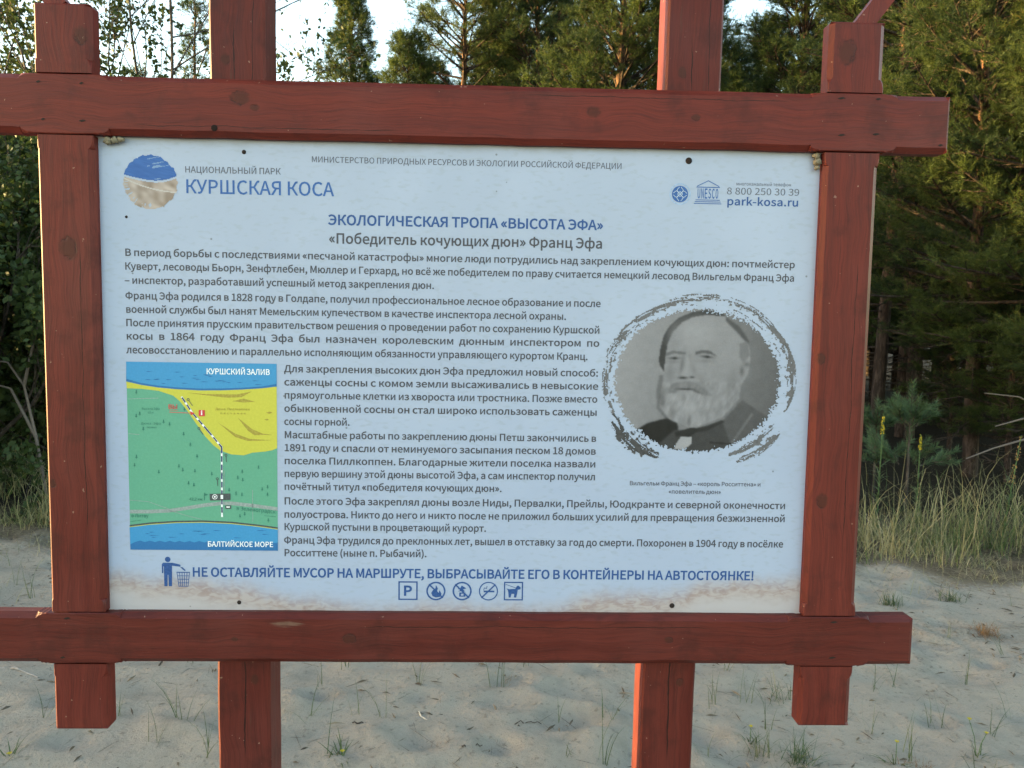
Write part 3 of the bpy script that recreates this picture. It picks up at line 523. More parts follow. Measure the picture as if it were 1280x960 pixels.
INK = ink('black', (.058, .058, .074)); INK2 = ink('grey', (.085, .088, .115)); BLUE = ink('blue', (.020, .070, .23)); BLUE2 = ink('mid_blue', (.028, .10, .31))
STYLE = {'m': (INK, .036), 'w': (BLUE, .048), 'n': (INK2, .012), 'h': (INK2, .01), 'k': (BLUE2, .02), 't': (BLUE, .044), 's': (INK, .034), 'p': (INK2, -.002), 'q': (INK2, .0), 'u': (BLUE, .035), 'c': (INK2, .03)}
NAME = {'m': 'body_text', 'w': 'notice_text', 'n': 'park_heading', 'h': 'ministry_text', 'k': 'park_title', 't': 'trail_title', 's': 'subtitle_text', 'p': 'contact_text', 'q': 'contact_text', 'u': 'contact_text', 'c': 'caption_text'}
LINES = [
  ('m', 0.0122, -0.6145, 0.6177, 0.2235, 'В период борьбы с последствиями «песчаной катастрофы» многие люди потрудились над закреплением кочующих дюн: почтмейстер'),
  ('m', 0.0122, -0.6151, 0.6178, 0.1987, 'Куверт, лесоводы Бьорн, Зенфтлебен, Мюллер и Герхард, но всё же победителем по праву считается немецкий лесовод Вильгельм Франц Эфа'),
  ('m', 0.0122, -0.6157, -0.0523, 0.1734, '– инспектор, разработавший успешный метод закрепления дюн.'),
  ('m', 0.0123, -0.6152, 0.2564, 0.1453, 'Франц Эфа родился в 1828 году в Голдапе, получил профессиональное лесное образование и после'),
  ('m', 0.0124, -0.615, 0.1929, 0.1205, 'военной службы был нанят Мемельским купечеством в качестве инспектора лесной охраны.'),
  ('m', 0.0124, -0.6156, 0.2562, 0.096, 'После принятия прусским правительством решения о проведении работ по сохранению Куршской'),
  ('m', 0.0124, -0.6154, 0.256, 0.0716, 'косы в 1864 году Франц Эфа был назначен королевским дюнным инспектором по'),
  ('m', 0.0125, -0.6152, 0.2349, 0.0464, 'лесовосстановлению и параллельно исполняющим обязанности управляющего курортом Кранц.'),
  ('m', 0.0123, -0.3285, 0.2552, 0.0158, 'Для закрепления высоких дюн Эфа предложил новый способ:'),
  ('m', 0.0124, -0.3287, 0.2558, -0.0089, 'саженцы сосны с комом земли высаживались в невысокие'),
  ('m', 0.0124, -0.3288, 0.2549, -0.0333, 'прямоугольные клетки из хвороста или тростника. Позже вместо'),
  ('m', 0.0125, -0.329, 0.2551, -0.0581, 'обыкновенной сосны он стал широко использовать саженцы'),
  ('m', 0.0125, -0.3292, -0.2071, -0.0826, 'сосны горной.'),
  ('m', 0.0124, -0.3293, 0.2545, -0.1075, 'Масштабные работы по закреплению дюны Петш закончились в'),
  ('m', 0.0125, -0.3295, 0.2544, -0.1319, '1891 году и спасли от неминуемого засыпания песком 18 домов'),
  ('m', 0.0124, -0.3297, 0.255, -0.1563, 'поселка Пиллкоппен. Благодарные жители поселка назвали'),
  ('m', 0.0125, -0.3298, 0.2548, -0.1807, 'первую вершину этой дюны высотой Эфа, а сам инспектор получил'),
  ('m', 0.0125, -0.33, 0.0782, -0.2051, 'почётный титул «победителя кочующих дюн».'),
  ('m', 0.0126, -0.3305, 0.6205, -0.2328, 'После этого Эфа закреплял дюны возле Ниды, Первалки, Прейлы, Юодкранте и северной оконечности'),
  ('m', 0.0126, -0.3306, 0.6209, -0.2581, 'полуострова. Никто до него и никто после не приложил больших усилий для превращения безжизненной'),
  ('m', 0.0126, -0.3308, 0.0498, -0.2818, 'Куршской пустыни в процветающий курорт.'),
  ('m', 0.0127, -0.331, 0.6192, -0.3076, 'Франц Эфа трудился до преклонных лет, вышел в отставку за год до смерти. Похоронен в 1904 году в посёлке'),
  ('m', 0.0127, -0.3311, -0.0621, -0.3318, 'Росситтене (ныне п. Рыбачий).'),
  ('w', 0.017, -0.503, 0.5656, -0.3723, 'НЕ ОСТАВЛЯЙТЕ МУСОР НА МАРШРУТЕ, ВЫБРАСЫВАЙТЕ ЕГО В КОНТЕЙНЕРЫ НА АВТОСТОЯНКЕ!'),
  ('n', 0.0111, -0.5042, -0.3318, 0.3745, 'НАЦИОНАЛЬНЫЙ ПАРК'),
  ('k', 0.0242, -0.5044, -0.236, 0.3379, 'КУРШСКАЯ КОСА'),
  ('h', 0.0104, -0.277, 0.2891, 0.3977, 'МИНИСТЕРСТВО ПРИРОДНЫХ РЕСУРСОВ И ЭКОЛОГИИ РОССИЙСКОЙ ФЕДЕРАЦИИ'),
  ('t', 0.0177, -0.247, 0.2572, 0.2866, 'ЭКОЛОГИЧЕСКАЯ ТРОПА «ВЫСОТА ЭФА»'),
  ('s', 0.018, -0.2456, 0.2573, 0.253, '«Победитель кочующих дюн» Франц Эфа'),
  ('p', 0.0122, 0.4836, 0.6201, 0.3563, '8 800 250 30 39'),
  ('q', 0.0061, 0.5008, 0.6038, 0.3729, 'многоканальный телефон'),
  ('u', 0.0139, 0.4844, 0.6196, 0.3368, 'park-kosa.ru'),
  ('c', 0.008, 0.3192, 0.5708, -0.1896, 'Вильгельм Франц Эфа – «король Росситтена» и'),
  ('c', 0.008, 0.3944, 0.4946, -0.2049, '«повелитель дюн»'),
]

blocks = {}
for (b, cap, x0, x1, z, t) in LINES:
    pr = blocks.setdefault(NAME[b], Print()); mt, bold = STYLE[b]
    pr.text(t, cap*(1.04 if b == 'm' else 1.0), x0, x1, z, mt, bold)
for k, pr in blocks.items(): printed(k, pr.mesh(k))

# ------------- trail map; coordinates of the drawing: 0..757 x 45..930
def MP(X, Y):
    v = (Y-45)/885; u = (X-50-18*v)/(707-18*v)
    return (-.6158+.2738*u, .0308-.3524*v)
mp = Print(); P_ = lambda l: [MP(*p) for p in l]
GREEN = ink('map_green', (.115, .35, .235), .45, .06); YEL = ink('map_yellow', (.54, .51, .065), .45, .06); SKYB = ink('map_blue', (.05, .27, .53), .45, .06); DKB = ink('map_dark_blue', (.025, .15, .37), .45, .06)
BRN = ink('map_brown', (.33, .27, .04)); GREY = ink('map_grey', (.25, .30, .29)); DGR = ink('map_dark_grey', (.06, .075, .08)); WHT = ink('map_white', (.78, .82, .84)); RED = ink('map_red', (.55, .04, .05)); DKG = ink('map_dark_green', (.03, .17, .12)); NAVY = ink('map_navy', (.02, .03, .12)); ORG = ink('map_line', (.50, .14, .12))
mp.poly(P_([(50, 45), (757, 45), (757, 930), (68, 930)]), GREEN, 0)
arc = [(50, 137), (120, 152), (200, 163), (290, 170), (400, 174), (500, 172), (600, 167), (690, 160), (757, 151)]
mp.poly(P_(arc+[(757, 440), (735, 450), (700, 457), (640, 463), (600, 476), (540, 472), (490, 455), (455, 428), (420, 390), (370, 320), (330, 262), (300, 225), (270, 200), (200, 178), (120, 170), (52, 168)]), YEL, 1)
mp.poly(P_([(50, 45), (757, 45)]+arc[::-1]), DKB, 2)
mp.poly(P_([(50, 45), (757, 45)]+[(x, y-9 if 60 < x < 740 else y-13) for x, y in arc[::-1]]), SKYB, 3)
for k in range(26):
    r = random.Random(k+5); x = r.uniform(70, 700); y = r.uniform(80, 146); mp.poly(P_([(x, y), (x+12, y-2), (x+r.uniform(20, 40), y), (x+12, y+2.5)]), DKB, 4)
for q in ([(330, 185), (420, 190), (500, 190), (570, 190), (640, 175), (590, 203), (520, 206), (430, 197)], [(548, 222), (600, 209), (655, 223), (600, 228)], [(572, 298), (640, 352), (690, 372), (735, 378), (650, 380), (620, 360)],
          [(478, 322), (560, 374), (630, 398), (735, 403), (620, 408), (560, 390)], [(705, 274), (722, 268), (737, 273), (722, 279)], [(697, 306), (710, 302), (720, 306), (710, 311)]): mp.poly(P_(q), BRN, 2)
road = [(65, 748), (160, 747), (250, 742), (330, 729), (420, 713), (490, 705), (540, 704), (640, 714), (757, 729)]
mp.poly(P_([(x, y-8) for x, y in road]+[(x, y+9) for x, y in road[::-1]]), GREY, 1)
for pl in ([(65, 694), (150, 700), (250, 735)], [(250, 742), (330, 765), (400, 782)], [(60, 380), (110, 384)], [(60, 218), (200, 212)], [(640, 640), (640, 790)]): mp.line(P_(pl), .0009, GREY, 1)
sh = [(64, 812), (160, 799), (280, 790), (410, 787), (540, 792), (660, 804), (757, 817)]
mp.poly(P_([(x, y) for x, y in sh]+[(757, 930), (68, 930)]), DGR, 1)
mp.poly(P_([(x, y+8) for x, y in sh]+[(757, 930), (68, 930)]), YEL, 2)
mp.poly(P_([(x, y+11) for x, y in sh]+[(757, 930), (68, 930)]), SKYB, 3)
wv = [(67, 905)]+[(67+23*k, 886+7*(k % 2)) for k in range(1, 30)]+[(757, 890), (757, 930), (68, 930)]
mp.poly(P_(wv), DKB, 4)
for k in range(14):
    r = random.Random(k+55); x = r.uniform(110, 700); y = r.uniform(825, 872); mp.poly(P_([(x, y), (x+12, y-2), (x+r.uniform(25, 50), y), (x+12, y+2.5)]), DKB, 4)
path = [(310, 206), (360, 280), (430, 360), (496, 438), (496, 560), (496, 768)]
mp.line(P_(path), .0034, WHT, 4)
for a, b in zip(path[:-1], path[1:]):
    L = math.dist(a, b); k = 4
    while k < L-10:
        e = min(k+24, L); f = lambda t: (a[0]+(b[0]-a[0])*t/L, a[1]+(b[1]-a[1])*t/L)
        mp.line(P_([f(k), f(e)]), .0026, NAVY, 5); k += 40
mp.poly(P_([(438, 660), (536, 657), (537, 688), (440, 692)]), DGR, 5)
mp.disc(MP(463, 674), .0048, WHT, 6, .0036, 20); mp.disc(MP(463, 674), .0018, WHT, 6, 0, 12); mp.poly(P_([(490, 664), (502, 664), (502, 684), (490, 684)]), WHT, 6)
mp.poly(P_([(511, 715), (539, 714), (540, 731), (512, 731)]), DGR, 5); mp.poly(P_([(517, 719), (533, 719), (533, 725), (517, 725)]), WHT, 6)
mp.line(P_([(414, 656), (414, 690)]), .0011, DKG, 5); mp.poly(P_([(414, 657), (432, 664), (414, 671)]), DKG, 5)
for (x, y, dx, dy) in ((340, 217, 20, 28), (390, 351, 18, 28), (516, 476, 2, 32), (475, 588, 2, 32)):
    mp.disc(MP(x, y), .0026, DGR, 5, .0014, 14); mp.line(P_([(x+dx*.2, y+6), (x+dx, y+dy)]), .0012, DGR, 5)
mp.line(P_([(507, 550), (507, 655)]), .0009, GREY, 3)
mp.poly(P_([(389, 265), (418, 265), (418, 294), (389, 294)]), RED, 5); mp.poly(P_([(400, 275), (406, 275), (406, 289), (400, 289)]), WHT, 6); mp.disc(MP(403, 270), .0013, WHT, 6, 0, 10)
mp.line(P_([(252, 277), (352, 280)]), .0013, ORG, 5); mp.poly(P_([(350, 271), (371, 281), (352, 290)]), RED, 6); mp.line(P_([(252, 268), (292, 269)]), .0007, ORG, 5)
for (x, y) in ((97, 185), (113, 285), (96, 296), (129, 356), (224, 321), (252, 333), (318, 378), (349, 427), (380, 482), (97, 488), (88, 527), (201, 558), (295, 530), (313, 547), (370, 552), (449, 565), (340, 610), (592, 552), (571, 581), (594, 592), (669, 532), (530, 641), (562, 657), (590, 662), (685, 635), (711, 625), (710, 660), (580, 765), (602, 754), (713, 783), (322, 262), (365, 618)):
    for q in ([(x-4, y-3), (x, y-11), (x+4, y-3)], [(x-6, y+5), (x, y-5), (x+6, y+5)]): mp.poly(P_(q), DKG, 3)
    mp.line(P_([(x, y+4), (x, y+10)]), .0008, DKG, 3)
def mtext(t, X0, X1, Yb, cap, mat, bold, layer=6, slope=0):
    a = MP(X0, Yb); b = MP(X1, Yb); mp.text(t, cap, a[0], b[0], a[1], mat, bold, layer, slope)
mtext('КУРШСКИЙ ЗАЛИВ', 425, 726, 97, .0103, WHT, .03); mtext('БАЛТИЙСКОЕ МОРЕ', 427, 736, 912, .0098, WHT, .03)
mtext('ВЫ', 246, 291, 262, .0085, RED, .02)
mtext('Высота Эфа', 122, 207, 267, .0042, DKG, .0); mtext('62 м', 150, 178, 284, .0036, DKG, .0)
mtext('Дюна Эфа', 118, 212, 336, .0042, DKG, .0); mtext('песчаная', 145, 192, 353, .0036, DKG, .0)
mtext('Дюна Пиллкоппен', 468, 630, 264, .0042, BRN, .02); mtext('песчаная', 490, 610, 283, .0040, BRN, .02)
mtext('42,2 км', 343, 405, 692, .0050, DKG, .03); mtext('в Зеленоградск', 563, 748, 736, .0072, DKG, .01, 6, -.085); mtext('в Литву', 72, 153, 775, .0066, DKG, .01)
mp.line(P_([(68, 796), (118, 788)]), .0008, DKG, 5); mp.line(P_([(695, 762), (748, 766)]), .0008, DKG, 5)
printed('trail_map', mp.mesh('trail_map'))

# ------------- emblems and pictograms
def raster(name, col, alpha, x0, x1, z0, z1, mat, layer=0):
    """a halftone picture printed as small square dots; col (h,w,3), row 0 on top"""
    h, w = alpha.shape
    xs = np.linspace(x0, x1, w+1); zs = np.linspace(z1, z0, h+1)
    VX, VZ = np.meshgrid(xs, zs)
    V = np.stack([VX, np.full_like(VX, PY-.0003-.00012*layer), VZ], -1).reshape(-1, 3)
    idx = np.arange((h+1)*(w+1)).reshape(h+1, w+1)
    F = np.stack([idx[1:, :-1], idx[1:, 1:], idx[:-1, 1:], idx[:-1, :-1]], -1).reshape(-1, 4)
    k = alpha.ravel() > .5
    F = F[k]; C = col.reshape(-1, 3)[k]
    u, inv = np.unique(F, return_inverse=True)
    return mesh_np(name, V[u], inv.reshape(-1, 4), [mat], attrs={'ink': C})
m = Mat('halftone_ink', .45, .35); m.color(m.attr('ink', True)); HALF = m.m

def grid(w, h, X0, X1, Y0, Y1):
    return np.meshgrid(X0+(np.arange(w)+.5)*(X1-X0)/w, Y0+(np.arange(h)+.5)*(Y1-Y0)/h)
def blur(a, n):
    for _ in range(n):
        p = np.pad(a, 1, mode='edge'); a = (p[:-2, 1:-1]+p[2:, 1:-1]+p[1:-1, :-2]+p[1:-1, 2:]+2*p[1:-1, 1:-1])/6
    return a
def pmask(X, Y, pts):
    c = np.zeros(X.shape, bool); j = len(pts)-1
    for i in range(len(pts)):
        (xi, yi), (xj, yj) = pts[i], pts[j]
        if yi != yj: c ^= ((yi > Y) != (yj > Y)) & (X < (xj-xi)*(Y-yi)/(yj-yi)+xi)
        j = i
    return c.astype(float)

# round park emblem: blue water over sand, brushed edges
X, Y = grid(84, 84, -1.04, 1.04, 1.04, -1.04)
A = np.arctan2(Y, X); R = np.hypot(X, Y)
split = .04+.20*X*X-.03*np.sin(X*3)
rag = .93+.09*vnoise(A*4+20, R*9, 2.3, 31)
blue = (Y > split+.03); gapm = (Y > split-.045) & ~blue
al = (R < rag) & ~gapm
stre = vnoise(X*2+9, Y*16+X*4+9, 1.6, 33)
wht = (vnoise(X*1.4+5, Y*13-X*2.5+5, 1.5, 34) > .83) & blue & (X > -.1)
sandy = vnoise(X*5+9, Y*6+X*2+9, 1, 35)
cb = np.array([.026, .10, .33])+stre[..., None]*np.array([.015, .035, .08]); cs = np.array([.37, .30, .26])+(sandy[..., None]-.5)*np.array([.24, .22, .22])
ln = np.abs(Y+.22+.25*X-.12*X*X) < .022
col = np.where(blue[..., None], cb, cs); col[wht] = (.18, .29, .48); col[ln & ~blue] = (.50, .46, .44)
al &= ~((~blue) & (vnoise(A*7+30, R*2, 3, 36) > .72) & (R > .75) & (X < .1))
printed('park_emblem', raster('park_emblem', col, al.astype(float), -.5655-.0515, -.5655+.0515, .3560-.0515, .3560+.0515, HALF))

pr = Print(); c = (.3975, .3548)                         # round world heritage style emblem
pr.disc(c, .0198, ink('pale_ring', (.28, .38, .55)), 0, .0172); pr.disc(c, .0150, BLUE2, 0)
PALE = ink('pale', (.42, .50, .60))
for k in range(4):
    a = k*math.pi/2+math.pi/4; pr.line([(c[0]+.0040*math.cos(a), c[1]+.0040*math.sin(a)), (c[0]+.0085*math.cos(a), c[1]+.0085*math.sin(a))], .0014, PALE, 1)
    for s_ in (-1, 1):
        q = [(c[0]+rr*math.cos(a+s_*t), c[1]+rr*math.sin(a+s_*t)) for rr, t in ((.0085, 0), (.0105, .35), (.0118, .62), (.0128, .62))]
        pr.line(q, .0011, PALE, 1)
q = [(c[0]+.0046*math.cos(k*math.pi/2), c[1]+.0046*math.sin(k*math.pi/2)) for k in range(5)]; pr.line(q, .0011, PALE, 2); pr.disc(c, .0017, PALE, 1, 0, 12)
printed('heritage_emblem', pr.mesh('heritage_emblem'))
pr = Print(); x0, x1 = .4240, .4745                      # temple emblem
W = x1-x0; xm = (x0+x1)/2
pr.line([(x0+.005, .3700), (xm, .3800), (x1-.005, .3700)], .0014, BLUE2); pr.line([(x0+.004, .3682), (x1-.004, .3682)], .0016, BLUE2)
for k, ch in enumerate('UNESCO'):
    adv, P, T = glyph(ch, .03); P = (P-P.min(0))/(P.max(0)-P.min(0)); xx = x0+.006+k*.0067
    pr.add(np.stack([xx+P[:, 0]*.0048, .3475+P[:, 1]*.0185], 1), T, BLUE2, 0)
for z, e in ((.3450, .003), (.3418, .0015), (.3385, 0)): pr.line([(x0+e, z), (x1-e, z)], .0014, BLUE2)
printed('temple_emblem', pr.mesh('temple_emblem'))

h = .0182
pr = Print(); c = (-.0975, -.3972); pr.frame(c, h, .0026, BLUE)
adv, P, T = glyph('P', .06); P = P-(P.min(0)+P.max(0))/2; pr.add(np.stack([c[0]+P[:, 0]*.0185*1.1, c[1]+P[:, 1]*.0185], 1), T, BLUE, 1); printed('pictogram', pr.mesh('pictogram'), 'parking pictogram')
def slash(pr, c, r, up=False, w=.0028):
    s_ = 1 if up else -1; pr.line([(c[0]-r*.7, c[1]-s_*r*.7), (c[0]+r*.7, c[1]+s_*r*.7)], w, BLUE, 2)
rel = lambda c, l, k=.018: [(c[0]+x*k, c[1]+y*k) for x, y in l]
pr = Print(); c = (-.0446, -.3976); pr.disc(c, h, BLUE, 0, h-.003); slash(pr, c, h)
pr.poly(rel(c, [(-.35, -.55), (-.5, -.2), (-.3, .1), (-.05, .3), (.0, .65), (.2, .3), (.12, .0), (.3, -.2), (.38, .1), (.6, -.3), (.45, -.62), (.0, -.7)]), BLUE, 1); printed('pictogram', pr.mesh('pictogram'), 'no open fires pictogram')
pr = Print(); c = (.0052, -.3974); pr.disc(c, h, BLUE, 0, h-.003); slash(pr, c, h)
pr.poly(rel(c, [(-.3, -.6), (-.3, -.15), (.35, -.15), (.35, -.6)]), BLUE, 1, [rel(c, [(-.12, -.5), (.15, -.5), (.15, -.28), (-.12, -.28)])])
pr.poly(rel(c, [(-.45, -.02), (.3, -.05), (.1, .2), (.45, .3), (.2, .45), (-.05, .6), (-.2, .3), (-.5, .25), (-.15, .12)]), BLUE, 1); printed('pictogram', pr.mesh('pictogram'), 'no camping stove pictogram')
pr = Print(); c = (.0553, -.3972); pr.disc(c, h, BLUE, 0, h-.0021); slash(pr, c, h, True, .0026)
pr.poly(rel(c, [(-.5, -.12), (.62, -.12), (.62, .06), (-.5, .06)]), BLUE, 1); pr.line(rel(c, [(-.5, .1), (-.45, .35), (-.2, .3), (-.15, .55)]), .0012, BLUE, 1); printed('pictogram', pr.mesh('pictogram'), 'no smoking pictogram')
pr = Print(); c = (.1030, -.3968); pr.frame(c, h, .0024, BLUE)
pr.poly(rel(c, [(-.75, .3), (-.6, .1), (-.55, -.1), (-.5, -.7), (-.3, -.7), (-.2, -.3), (.1, -.3), (.05, -.7), (.3, -.7), (.4, -.2), (.45, .15), (.72, .2), (.78, .38), (.5, .62), (.35, .55), (.2, .25), (-.5, .2)]), BLUE, 1)
pr.line(rel(c, [(-.8, .72), (.3, .32)]), .0010, BLUE, 1); printed('pictogram', pr.mesh('pictogram'), 'dog on a lead pictogram')
pr = Print(); c = (-.5474, -.3635)
pr.disc((c[0], c[1]+.0235), .0052, BLUE, 0, 0, 20)
pr.poly([(c[0]-.0112, c[1]+.014), (c[0]-.009, c[1]+.0172), (c[0]+.009, c[1]+.0172), (c[0]+.0235, c[1]+.0135), (c[0]+.0235, c[1]+.0095), (c[0]+.0078, c[1]+.0115), (c[0]+.0072, c[1]-.028), (c[0]+.0012, c[1]-.028), (c[0]+.0006, c[1]-.006), (c[0]-.0006, c[1]-.006), (c[0]-.0012, c[1]-.028), (c[0]-.0072, c[1]-.028), (c[0]-.0074, c[1]+.010), (c[0]-.0086, c[1]+.010), (c[0]-.0086, c[1]-.003), (c[0]-.0112, c[1]-.003)], BLUE)
pr.poly([(c[0]+.023, c[1]+.0085), (c[0]+.031, c[1]+.0015), (c[0]+.033, c[1]+.003), (c[0]+.027, c[1]+.009)], BLUE)
b = (-.5190, -.3765)
for k in range(6):
    t = k/5-.5; pr.line([(b[0]+t*.0235, b[1]+.0120), (b[0]+t*.0170, b[1]-.0150)], .0011, BLUE)
for k in range(5):
    z = b[1]+.0120-k*.00675; hw = .0120-k*.0008; pr.line([(b[0]-hw, z), (b[0]+hw, z)], .0011 if k else .0018, BLUE, 1)
printed('pictogram', pr.mesh('pictogram'), 'litter bin pictogram')

# ------------- portrait of a bearded man, printed in grey dots with brushed edges (drawing units 0..926 x 0..960)
PW, PH = 250, 250
X, Y = grid(PW, PH, 60, 872, 28, 832)
g = 142-.075*(X-450)-.02*(Y-400)
def lay(pts, v, n=2, k=1.0):
    global g
    mk = blur(pmask(X, Y, pts), n)*k; g = g*(1-mk)+mk*v
def blob(cx, cy, rx, ry, v, k=1.0, rot=0.0):
    global g
    c_, s_ = math.cos(rot), math.sin(rot); u = ((X-cx)*c_+(Y-cy)*s_)/rx; w_ = (-(X-cx)*s_+(Y-cy)*c_)/ry
    mk = np.exp(-(u*u+w_*w_))*k; g = g*(1-mk)+mk*v
lay([(560, 600), (640, 505), (700, 545), (760, 585), (800, 660), (720, 780), (400, 780), (430, 640)], 104, 3)        # coat, far side
lay([(170, 665), (250, 612), (330, 588), (372, 590), (380, 640), (360, 700), (300, 720), (240, 705)], 52, 3)          # coat, near shoulder
lay([(300, 700), (365, 640), (430, 640), (560, 600), (600, 700), (480, 770), (360, 760)], 84, 4)
lay([(296, 345), (300, 290), (312, 235), (335, 190), (372, 158), (425, 134), (490, 124), (545, 138), (600, 178), (640, 225), (662, 280), (668, 340), (660, 390), (632, 445), (628, 500), (560, 580), (430, 632), (340, 590), (288, 540), (284, 470), (300, 430)], 158, 2)     # head
lay([(290, 340), (296, 285), (306, 235), (330, 190), (370, 152), (425, 128), (480, 118), (545, 130), (560, 145), (480, 140), (425, 150), (380, 174), (345, 215), (325, 265), (318, 320), (312, 385), (296, 360)], 78, 2)   # hair
lay([(560, 145), (620, 190), (660, 250), (655, 262), (610, 215), (560, 165)], 96, 3)
lay([(620, 262), (652, 250), (664, 310), (640, 345), (622, 318)], 132, 3)
blob(440, 215, 90, 62, 176, .75); blob(540, 260, 70, 70, 160, .5); blob(350, 240, 26, 60, 150, .5)
blob(640, 372, 24, 40, 152, .7); blob(634, 380, 9, 20, 92, .6); blob(655, 350, 14, 10, 96, .5)                 # ear
lay([(318, 306), (348, 295), (400, 302), (402, 312), (352, 308), (322, 320)], 116, 2, .8)                      # brows
lay([(440, 300), (468, 290), (502, 294), (530, 318), (500, 308), (470, 304), (442, 312)], 98, 2, .8)
blob(352, 328, 22, 6, 84, .75); blob(488, 320, 26, 6, 76, .75, .10); blob(356, 328, 7, 6, 60, .6); blob(490, 320, 8, 6, 56, .6)
blob(350, 344, 26, 7, 132, .5); blob(486, 338, 32, 8, 132, .5); blob(412, 318, 12, 18, 128, .5)
blob(408, 345, 9, 50, 174, .6); blob(386, 355, 8, 40, 116, .6, .12); blob(436, 375, 9, 26, 132, .4, -.2); blob(405, 396, 24, 14, 166, .7); blob(392, 412, 18, 6, 74, .9); blob(430, 409, 10, 5, 86, .8)   # nose
blob(338, 395, 18, 34, 130, .5); blob(540, 400, 50, 40, 156, .5); blob(600, 430, 26, 60, 130, .5); blob(470, 425, 12, 26, 138, .5, -.5)
lay([(326, 462), (350, 438), (400, 426), (446, 430), (490, 462), (520, 492), (476, 490), (436, 464), (400, 456), (352, 478)], 134, 4, .85)    # moustache
blob(404, 461, 34, 5, 80, .8); blob(448, 470, 22, 6, 96, .6, .4); blob(348, 474, 18, 8, 106, .5)
lay([(296, 470), (330, 488), (400, 470), (470, 484), (560, 500), (604, 500), (560, 580), (500, 610), (430, 632), (350, 598), (305, 560), (288, 520)], 160, 5, .8)        # beard
blob(308, 500, 16, 60, 112, .6); blob(580, 530, 40, 22, 140, .6, -.7); blob(420, 550, 40, 40, 172, .5); blob(355, 560, 18, 30, 132, .5); blob(470, 575, 26, 20, 140, .4); blob(425, 600, 9, 28, 108, .5)
bm_ = blur(pmask(X, Y, [(290, 430), (640, 430), (600, 580), (430, 640), (300, 570)]), 4)
g = g+bm_*(16*(vnoise(X, Y*.6, .06, 47)-.5)+12*(vnoise(X+Y*.3, Y*.4, .11, 50)-.5))
edge_ = blur(pmask(X, Y, [(296, 400), (312, 400), (304, 470), (300, 540), (340, 592), (328, 594), (288, 545), (284, 470)]), 3); g = g*(1-.5*edge_)+.5*edge_*98
lay([(372, 700), (392, 668), (438, 668), (436, 700), (405, 726), (365, 722)], 178, 1)                           # shirt
lay([(365, 650), (400, 640), (430, 628), (470, 634), (445, 655), (425, 668), (395, 664), (372, 668)], 62, 2)     # tie
lay([(420, 640), (500, 622), (560, 592), (570, 602), (500, 640), (440, 652)], 60, 2, .7)
lay([(510, 688), (602, 694), (600, 702), (512, 696)], 62, 1); lay([(600, 690), (680, 560), (690, 566), (612, 694)], 132, 1, .6)
g = (g-138)*1.16+132
g = g+7*(vnoise(X, Y, .05, 41)-.5)+10*(vnoise(X, Y, .5, 42)-.5)
rx_, ry_ = (X-452)/352, (Y-425)/318
Rr = np.hypot(rx_, ry_); Aa = np.arctan2(ry_, rx_)
rn = vnoise(X+50, Y+50, .10, 43)-.5; rn2 = vnoise(X+50, Y+50, .22, 44)-.5
core = Rr+.05*rn+.05*rn2+.05*(vnoise(X+3, Y+3, .17, 49)-.5) < .965
strk = np.zeros(X.shape, bool)
for (a0, a1, r0, r1, dens) in ((-3.35, -1.75, 1.02, 1.13, .56), (-1.9, -.62, 1.10, 1.19, .52), (-.95, .38, 1.075, 1.165, .86), (-1.75, -.2, 1.02, 1.055, .42), (-2.7, -1.5, 1.06, 1.12, .75), (2.55, 3.5, 1.03, 1.12, .52), (1.95, 2.62, 1.04, 1.22, .80), (.55, 1.2, 1.05, 1.13, .74), (.6, 1.15, 1.16, 1.26, .74), (-.2, .35, 1.04, 1.09, .35)):
    for off in (0, 2*math.pi, -2*math.pi):
        a = Aa+off; t = (a-a0)/(a1-a0); body = (t > 0) & (t < 1); wv_ = np.sin(np.clip(t, 0, 1)*math.pi)**.5
        mid = (r0+r1)/2; hw = (r1-r0)/2*wv_*1.3
        along = .62*vnoise(a*12+40, Rr*70+40, 1.0, 45+int(r0*100))+.38*vnoise(X+9, Y+9, .24, 48)
        strk |= body & (np.abs(Rr-mid+.03*rn) < hw*(.75+.9*rn)) & (along < dens*.93+.15*rn) & (vnoise(a*5+40, Rr*60+a*4, 1.0, 51) < .72)
gs = np.where((Aa > 1.7) & (Aa < 2.7), 84, 118)+20*rn
gg = np.where(core, g, gs)/255.0
gl = np.clip(gg*1.02, .02, 1)**2.2
lin = np.stack([gl*1.04, gl*1.02, gl*1.10], -1)*.62
bz = lambda v: .1949-v/960*.4175
bx = lambda v: .2387+v/926*.4246
printed('portrait', raster('portrait', lin, (core | strk).astype(float), bx(60)-.004, bx(872)-.004, bz(832), bz(28), HALF), 'grey portrait of a bearded man in a dark coat')

# ------------- screw heads, nails, cocoons
M_SCREW = plain('screw_steel', (.022, .014, .011), .8, 300, .5)
def dome(c, r, hgt, n=14, rings=4):
    V = []; F = []
    for i in range(rings):
        a = i/(rings)*math.pi/2
        for k in range(n):
            t = k*2*math.pi/n; V.append((c[0]+r*math.cos(a)*math.cos(t), c[1]-hgt*math.sin(a), c[2]+r*math.cos(a)*math.sin(t)))
    V.append((c[0], c[1]-hgt, c[2])); top = len(V)-1; T = []
    for i in range(rings-1):
        for k in range(n): F.append((i*n+k, i*n+(k+1) % n, (i+1)*n+(k+1) % n, (i+1)*n+k))
    for k in range(n): T.append(((rings-1)*n+k, (rings-1)*n+(k+1) % n, top))
    return V, [np.array(F), np.array(T)]
for (x, z, r) in ((-.3975, .4131, .0040), (.4117, .4153, .0062), (-.4155, -.4221, .0040), (.4084, -.4235, .0050), (-.6097, .2933, .0026)):
    V, F = dome((x, PY, z), r, r*.45); o = obj('screw', mesh_np('screw', V, F, [M_SCREW], smooth=True), panel)
